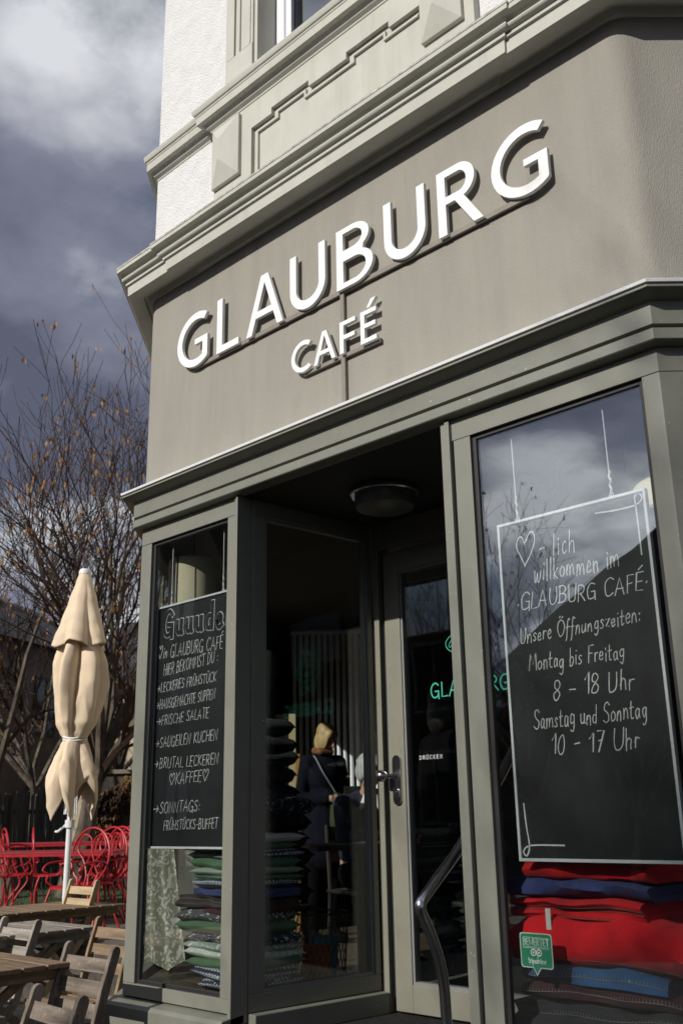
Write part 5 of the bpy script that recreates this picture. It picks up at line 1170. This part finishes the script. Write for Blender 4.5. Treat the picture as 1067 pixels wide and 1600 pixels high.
def red_table(c, L_, W_, H, rz, label):
    t = thing('garden_table', label, 'table', (c.x, c.y, TZ), rz, 'red iron garden tables on the terrace')
    MB().box(-L_/2, L_/2, -W_/2, W_/2, H-.012, H).build('tabletop', M['redtop'], t, bevel=.004)
    ed = MB()
    for a, b, c_, e2 in ((-L_/2, L_/2, -W_/2-.002, -W_/2+.01), (-L_/2, L_/2, W_/2-.01, W_/2+.002)): ed.box(a, b, c_, e2, H-.04, H-.0125)
    for a in (-L_/2-.002, L_/2-.010): ed.box(a, a+.012, -W_/2+.0105, W_/2-.0105, H-.04, H-.0125)
    ed.build('edge_band', M['red'], t)
    for sx in (-1, 1):
        for sy in (-1, 1):
            x, y = sx*(L_/2-.14), sy*(W_/2-.10)
            MB().tube(catmull([(x, y, H-.02), (x-sx*.01, y, .58), (x-sx*.09, y, .40), (x-sx*.10, y, .30), (x+sx*.0, y, .16), (x+sx*.09, y, .0)], 5), .014, 8).build('leg', M['red'], t, smooth=True)
            MB().tube(catmull([(x-sx*.02, y, .50), (x-sx*.12, y, .54), (x-sx*.16, y, .45), (x-sx*.11, y, .38), (x-sx*.07, y, .42)], 5), .008, 8).build('scroll', M['red'], t, smooth=True)
    return t
pc = gp(30, 11.6); red_table(pc, 2.3, 1.0, .76, math.atan2(UR.y, UR.x)-.28, 'long red metal garden table left of the parasol pole')
pc = gp(118, 14.2); red_table(pc, 1.7, .9, .80, math.atan2(UR.y, UR.x)-.1, 'second red metal garden table behind the parasol pole')

# ------------------------------------------------------------------ closed parasol
UD = 10.0; up_ = gp(110, UD); zc_ = lambda py: atd(115, py, UD).z
par = thing('parasol', 'closed cream canvas parasol tied at the waist on a white pole', 'parasol', (up_.x, up_.y, TZ))
PXM = UD/1540*.985
zz = lambda py: zc_(py)-TZ
MB().tube([(0, 0, .02), (0, 0, zz(895))], .028, 16).build('pole', M['pole'], par, smooth=True)
MB().lathe([(0, 0), (.30, 0), (.30, .05), (.06, .07), (.045, .30), (0, .30)], 28).build('base', M['gasket'], par, smooth=True, angle=30)
MB().lathe([(.060, zz(897)), (.062, zz(893)), (.050, zz(889)), (.0, zz(887.5))], 24).build('finial', M['pole'], par, smooth=True)
hb = MB(); hb.tube([(0, 0, zz(1293)), (0, 0, zz(1281))], .045, 14); hb.tube([(-.03, 0, zz(1286)), (-.12, -.05, zz(1299)), (-.16, -.05, zz(1299))], .012, 8); hb.build('crank', M['pole'], par, smooth=True, angle=40)
for k in range(8):
    a = 2*math.pi*k/8+.2; MB().tube([(.036*math.cos(a), .036*math.sin(a), zz(1160)), (.055*math.cos(a), .055*math.sin(a), zz(1272))], .009, 6).build('rib', M['pole'], par)
def cloth(prof, nf, amp, ph, hem, n=160, rows=46, seed=0, twist=0.0, name='canopy', wob=.16):
    """prof: (pixel row, radius in pixels); nf pleats of relative depth amp(t); hem(theta) lowers the lower edge"""
    ys = [p[0] for p in prof]; vs = []; fs = []
    def rad(y):
        for (a, ra), (b, rb) in zip(prof, prof[1:]):
            if y <= b: t = (y-a)/(b-a); t = t*t*(3-2*t)*.5+t*.5; return ra+(rb-ra)*t
        return prof[-1][1]
    for j in range(rows+1):
        t = j/rows
        for i in range(n):
            th = 2*math.pi*i/n; y = ys[0]+(ys[-1]+hem(th)-ys[0])*t; A = amp(t); cs = Vector((math.cos(th), math.sin(th), 0))
            q = th*nf+ph+twist*t+1.1*noise.noise(cs*1.1+Vector((0, 0, t*.9+seed)))
            pleat = abs(math.sin(q/2)); pleat = pleat**.8                      # round backs, sharp valleys
            dpt = 1+.35*noise.noise(cs*1.5+Vector((4, 0, t*1.1+seed*2)))        # pleats differ in depth
            r_ = rad(ys[0]+(ys[-1]-ys[0])*t)*(1+A*dpt*(pleat-.82))*(1+wob*noise.noise(cs*1.3+Vector((9, 2, t*1.5+seed*3.1)))*min(1, A*3))
            cr = .030*min(1, A*2.2)*(.30-abs(noise.noise(Vector((math.cos(th)*2.6+t*1.6, math.sin(th)*2.6-t*1.1, t*2.4+seed)))))
            vs.append(((r_*PXM+cr)*math.cos(th), (r_*PXM+cr)*math.sin(th), zz(y)))
    for j in range(rows):
        for i in range(n): a = j*n+i; b = j*n+(i+1) % n; fs.append((a, a+n, b+n, b))
    o = MB().add(vs, fs).build(name, M['canvas'], par, smooth=True, angle=180)
    s = o.modifiers.new('thickness', 'SOLIDIFY'); s.thickness = .004
    return o
tri = lambda th, k, p: abs(((th*k/(2*math.pi)+p) % 1)-.5)*2
cloth([(893, 8), (910, 13), (940, 21.5), (975, 31), (1000, 38), (1012, 41)], 5, lambda t: .02+.30*t**1.5, .9, lambda th: -9*(1-tri(th, 4, .1))+2, seed=1, name='canopy_cap', wob=.05)
cloth([(975, 20), (1000, 27), (1040, 36), (1070, 38), (1100, 36), (1130, 31), (1147, 22), (1155, 15.5)], 5, lambda t: .12+.40*math.sin(min(1, t*1.1)*math.pi*.8), 2.1, lambda th: 0, seed=4, twist=1.1, rows=60, name='canopy', wob=.30)
cloth([(1153, 15.5), (1163, 20), (1185, 27), (1212, 34), (1232, 34), (1246, 30)], 4, lambda t: .25+.45*t, .4, lambda th: -24+62*tri(th, 4, .33)**1.3, seed=7, rows=40, name='canopy_skirt')
tie = MB()
for dy_ in (-2, 2): tie.tube([(17*PXM*math.cos(a), 17*PXM*math.sin(a), zz(1155+dy_)+.012*math.sin(a*2)) for a in [k*2*math.pi/28 for k in range(28)]], .010, 6, closed=True)
tie.build('tie_strap', M['pole'], par, smooth=True)

# ------------------------------------------------------------------ fence, hedge, far houses
M['stake'] = mat('dark_weathered_stakes', (0.040, 0.036, 0.030), .95, .4, 12, .4, 60, stretch=(1, 1, .1), col2=(0.10, 0.09, 0.075))
fp0 = gp(-140, 17.0, TZ); fp1 = gp(100, 18.5, TZ); dv = (fp1-fp0); Ln = dv.length; T = frame_T(fp0, dv)
fe = thing('paling_fence', 'dark weathered paling fence of narrow stakes behind the lawn', 'fence', fp0); fm = MB(); k = 0; x = 0.0
while x < Ln:
    w_ = random.uniform(.05, .075); h = 1.55+random.uniform(-.07, .09); tl = random.uniform(-.03, .03)
    fm.add([(x+tl*.0, 0, 0), (x+w_, 0, 0), (x+w_, .03, 0), (x, .03, 0), (x+tl, 0, h), (x+w_+tl, 0, h), (x+w_+tl, .03, h), (x+tl, .03, h), (x+w_/2+tl, .015, h+.05)], [(0, 3, 2, 1), (0, 1, 5, 4), (1, 2, 6, 5), (2, 3, 7, 6), (3, 0, 4, 7), (4, 5, 8), (5, 6, 8), (6, 7, 8), (7, 4, 8)], T)
    x += w_+random.uniform(.012, .03)
fm.build('palings', M['stake'], fe, world=True)
for z in (.35, 1.2): MB().box(0, Ln, .035, .075, z, z+.07, T).build('rail', M['stake'], fe, world=True)
M['oldwall'] = mat('dark_garden_wall', (0.055, 0.045, 0.036), .95, .35, 4, .5, 60); M['coping'] = mat('pale_coping', (0.20, 0.17, 0.13), .9, .2, 8)
M['ivy'] = mat('brown_climbing_leaves', (0.055, 0.026, 0.009), .9, .6, 2.5, col2=(0.21, 0.105, 0.03), cpos=(.4, .68))
gw0 = gp(128, 17.2, TZ); gw1 = gp(290, 17.0, TZ); dv = gw1-gw0; Ln = dv.length; T = frame_T(gw0, dv); GH = atd(170, 1210, 17.2).z-TZ
gw = thing('garden_wall', 'old dark garden wall with a pale coping behind the red chairs', 'wall', gw0)
MB().box(0, Ln, 0, .3, 0, GH, T).build('masonry', M['oldwall'], gw, world=True); MB().box(-.04, Ln, -.05, .35, GH+.001, GH+.07, T).build('coping', M['coping'], gw, world=True, bevel=.01)
iv = MB(); rr = random.Random(5)
for k in range(5200):
    x = rr.uniform(0, Ln); z = rr.uniform(0, GH-.05); dn = noise.noise(Vector((x*1.6, z*1.8, 3.0)))
    if dn < -.05: continue
    p = T @ Vector((x, -.04-.16*rr.random()*(dn+.4), z)); a, b = rr.uniform(0, 6.28), rr.uniform(-.7, .7); s = rr.uniform(.025, .06)
    e1 = Vector((math.cos(a), .3*math.sin(b), math.sin(a)))*s; e2 = Vector((-math.sin(a), .4*math.cos(b*3), math.cos(a)))*s*.7
    iv.add([p-e1, p+e2*.8, p+e1, p-e2*.8], [(0, 1, 2, 3)])
tag(iv.build('climbing_plant', M['ivy']), 'brown withered climbing leaves covering the old garden wall', 'plant', kind=None)
M['h_dark'] = mat('dark_house_wall', (0.15, 0.12, 0.10), .95, .2, 2); M['h_grey'] = mat('grey_house_wall', (0.13, 0.13, 0.135), .95, .12, 2); M['h_pale'] = mat('pale_apricot_house_wall', (0.40, 0.33, 0.235), .95, .08, 1.2)
M['slate'] = mat('dark_slate_roof', (0.035, 0.036, 0.042), .8, .3, 9, .3, 30); M['brickred'] = mat('brick_chimney', (0.15, 0.075, 0.055), .95, .2, 12)
M['h_near_black'] = mat('near_black_house_wall', (0.030, 0.027, 0.025), .95, .3, 2); M['dk_frame'] = mat('dark_window_frame', (0.03, 0.028, 0.026), .6, .1, 8)  # wall colour darkened so the shaded fronts mirror near black
def house(name, label, c, rz, w_, d_, hw, hr, wm, wins, chim=(), hip=.0, fm=None):
    """c: ground point in the middle of the visible front; front looks along local -y"""
    t = thing(name, label, 'house', (c.x, c.y, 0), rz)
    MB().box(-w_/2, w_/2, 0, d_, 0, hw).build('wall', wm, t)
    o = .35; r_ = MB(); a = (-w_/2-o, -o, hw-.05), (w_/2+o, -o, hw-.05), (w_/2+o, d_+o, hw-.05), (-w_/2-o, d_+o, hw-.05), (-w_/2-o+hip, d_/2, hw+hr), (w_/2+o-hip, d_/2, hw+hr)
    r_.add(a, [(0, 1, 5, 4), (1, 2, 5), (2, 3, 4, 5), (3, 0, 4), (0, 3, 2, 1)]); roof = r_.build('roof', M['slate'], t)
    for cx_, cy_, h in chim: MB().box(cx_-.45, cx_+.45, cy_-.3, cy_+.3, hw+.3, hw+hr+h).build('chimney', M['brickred'], roof)
    for x, z, ww, wh in wins:
        f = MB()
        for A in ((x-ww/2-.09, x+ww/2+.09, z-.09, z), (x-ww/2-.09, x+ww/2+.09, z+wh, z+wh+.09), (x-ww/2-.09, x-ww/2, z, z+wh), (x+ww/2, x+ww/2+.09, z, z+wh), (x-.03, x+.03, z, z+wh)): f.box(A[0], A[1], -.05, .02, A[2], A[3])
        f = f.build('window', fm or M['white_pvc'], t); MB().box(x-ww/2+.003, x+ww/2-.003, -.02, .01, z+.003, z+wh-.003).build('pane', M['glass_far'], f)
    return t
W4 = [(x, z, 1.0, 1.5) for z in (1.2, 4.1) for x in (-4.5, -1.5, 1.5, 4.5)]
c = gp(8, 30); house('town_house', 'dark brown town house with a slate roof behind the bare trees at the left', c, rz_facing(Vector((.93, .36)))+.1, 13, 9, 6.6, 2.6, M['h_dark'], W4, ((3.6, 4.5, 1.0), (-2, 4.5, .8)), fm=M['dk_frame'])
c = gp(100, 34); house('grey_house', 'grey shaded house between the dark house and the pale apricot house', c, rz_facing(Vector((.85, -.0))), 9, 8, 5.4, 2.4, M['h_grey'], [(x, z, .9, 1.3) for z in (1.2, 3.6) for x in (-2.6, 0, 2.6)], ((0, 4, .8),))
c = gp(272, 25.5); zt = atd(190, 1063, 25.5).z; fv = Vector((.55, -.84))
house('pale_house', 'pale apricot house wall with tree shadows, seen between parasol and shop corner', c, rz_facing(fv), 5.4, 7, zt, 2.3, M['h_pale'], [(-1.55, 1.2, .6, 1.1), (1.5, 2.4, .8, 1.2)], ((1.5, 3.5, .8),))

# ------------------------------------------------------------------ bare trees
def tree(name, label, loc, H, seed, lean=(0, 0), trunk_h=.38, spread=.5, nl=7, r0=.16, seeds=True, group=None, twig_n=3, upright=.55):
    rr = random.Random(seed); t = thing(name, label, 'tree', loc, 0, group); big = MB(); tw = MB(); sd = MB()
    def seg(p, d, L_, r, depth):
        n_ = 4 if depth < 3 else 3; pts = [p.copy()]; rs = [r]; q = p.copy(); dd = d.copy()
        for k in range(n_):
            dd = (dd+Vector((rr.gauss(0, .16), rr.gauss(0, .16), rr.gauss(.03, .08)+.04*upright))).normalized(); q = q+dd*L_/n_; pts.append(q.copy()); rs.append(max(.0040, r*(1-.60*(k+1)/n_)))
        (big if depth < 2 else tw).tube(pts, rs, 7 if depth < 1 else 5 if depth < 2 else 3, cap=False)
        if depth >= 4: 
            if seeds and rr.random() < .30:
                e_ = pts[-1] if rr.random() < .5 else pts[-2]
                for _ in range(rr.randint(2, 5)):
                    a = rr.uniform(0, 6.28); s = rr.uniform(.018, .038); o = e_+Vector((rr.gauss(0, .03), rr.gauss(0, .03), -rr.uniform(.0, .11))); ax = Vector((math.cos(a), math.sin(a), 0))*s*.6
                    sd.add([o-ax, o+Vector((0, 0, s*1.2)), o+ax, o-Vector((0, 0, s*1.8))], [(0, 1, 2, 3)])
            return
        nb = (nl if depth == 0 else rr.randint(4, 6) if depth < 3 else rr.randint(twig_n, twig_n+2))
        for b in range(nb):
            tt = 1.0 if (b == 0) else rr.uniform(.22, .98) if depth else rr.uniform(.55, 1.0)
            i = min(len(pts)-2, int(tt*n_)); f = tt*n_-i; pb = pts[i].lerp(pts[i+1], min(1, f)); rb = rs[i]+(rs[i+1]-rs[i])*min(1, f)
            tdir = (pts[i+1]-pts[i]).normalized(); a = rr.uniform(0, 6.28) if depth else 6.28*b/nb+rr.uniform(-.3, .3); sw = (spread*rr.uniform(.5, 1.15) if b else .12)+(.12 if depth else 0)
            o1 = tdir.orthogonal().normalized(); o2 = tdir.cross(o1); nd_ = (tdir*math.cos(sw)+(o1*math.cos(a)+o2*math.sin(a))*math.sin(sw)); nd_.z += .22*upright; nd_.normalize()
            seg(pb, nd_, L_*((H*(1-trunk_h)*.52/L_) if depth == 0 else rr.uniform(.48, .70)), max(.0042, rb*(.68 if b else .82)), depth+1)
    seg(Vector((0, 0, 0)), Vector((lean[0], lean[1], 1)).normalized(), H*trunk_h, r0, 0)
    big.build('trunk', M['bark'], t, smooth=True); tw.build('crown', M['twig'], t, smooth=True)
    if seeds and sd.v: sd.build('seed_clusters', M['seed'], t)
    return t
GT = 'bare trees behind the terrace'
ht = lambda px, py, d: atd(px, py, d).z-TZ
tree('bare_tree', 'bare many stemmed tree with brown seed clusters right behind the parasol', gp(112, 15.6, TZ), ht(105, 560, 15.6), 21, (.02, 0), .24, .54, 11, .20, group=GT, upright=.35)
tree('bare_tree', 'bare tree with seed clusters at the left edge, left of the parasol', gp(22, 16.2, TZ), ht(20, 610, 16.2), 33, (0, .03), .24, .58, 10, .17, group=GT, upright=.35)
tree('bare_tree', 'bare slender tree with seed clusters nearest the shop corner', gp(176, 18.6, TZ), ht(200, 560, 18.6), 47, (.0, .0), .24, .55, 8, .12, group=GT, upright=.35)
tree('bare_tree', 'bare tree farther back between the left edge and the parasol', gp(62, 20.5, TZ), ht(66, 640, 20.5), 58, (0, 0), .24, .57, 9, .16, group=GT, upright=.35)

# ------------------------------------------------------------------ the other side of the street, mirrored in the panes or present by its shade

house('gabled_house', 'low dark house with its gable towards the street, mirrored in the wide window', Vector((-3.7, -19.2)), R(90), 8, 12, 4.6, 3.5, M['h_near_black'], [], (), fm=M['dk_frame'])
house('outbuilding', 'low dark outbuilding between the gabled house and the apartment house', Vector((-18.6, -16.5)), math.pi, 6, 5, 3.4, 1.5, M['h_near_black'], [], (), hip=1.2, fm=M['dk_frame'])
house('shade_house', 'unseen tall plain house added across the street to shade the pavement before the cafe', Vector((2.6, -14.0)), math.pi, 11.8, 8, 9.1, 2.3, M['h_dark'], [(x, z, 1.1, 1.6) for z in (1.4, 4.2, 7.0) for x in (-4.2, -1.5, 1.5, 4.2)], ((2.5, 5, .4),), hip=1.5)  # unseen house added and sized to shade the street and cut its bounce light
house('apartment_house', 'tall dark apartment house across the street, mirrored in the narrow window', Vector((-34.0, -13.5)), math.pi, 20, 6, 12.5, 3.0, M['h_near_black'], [(x, z, 1.1, 1.7) for z in (1.4, 4.6, 7.8) for x in (-7.5, -4.5, -1.5, 1.5, 4.5, 7.5)], ((4, 3, 1),), hip=2, fm=M['dk_frame'])
tree('street_tree', 'bare street tree across the road between two houses', (-16.2, -12.6, 0), 8.2, 61, (0, 0), .35, .5, 7, .16, seeds=False)
tree('street_tree', 'bare street tree across the road before the low gabled house', (-10.2, -12.4, 0), 6.2, 62, (0, 0), .35, .5, 7, .13, seeds=False)
tree('street_tree', 'bare street tree with a dense crown before the low gabled house', (-12.4, -13.2, 0), 9.2, 64, (0, 0), .30, .62, 9, .15, seeds=True, upright=.3)
tree('street_tree', 'bare street tree with a dense crown at the end of the outbuilding', (-15.0, -14.2, 0), 6.8, 65, (0, 0), .30, .62, 9, .15, seeds=True, upright=.3)
tree('plane_tree', 'bare plane tree before the tall house, its branches shading the wide window', (-2.2, -12.6, 0), 12.0, 63, (.02, .0), .50, .50, 8, .22, seeds=True, twig_n=4)
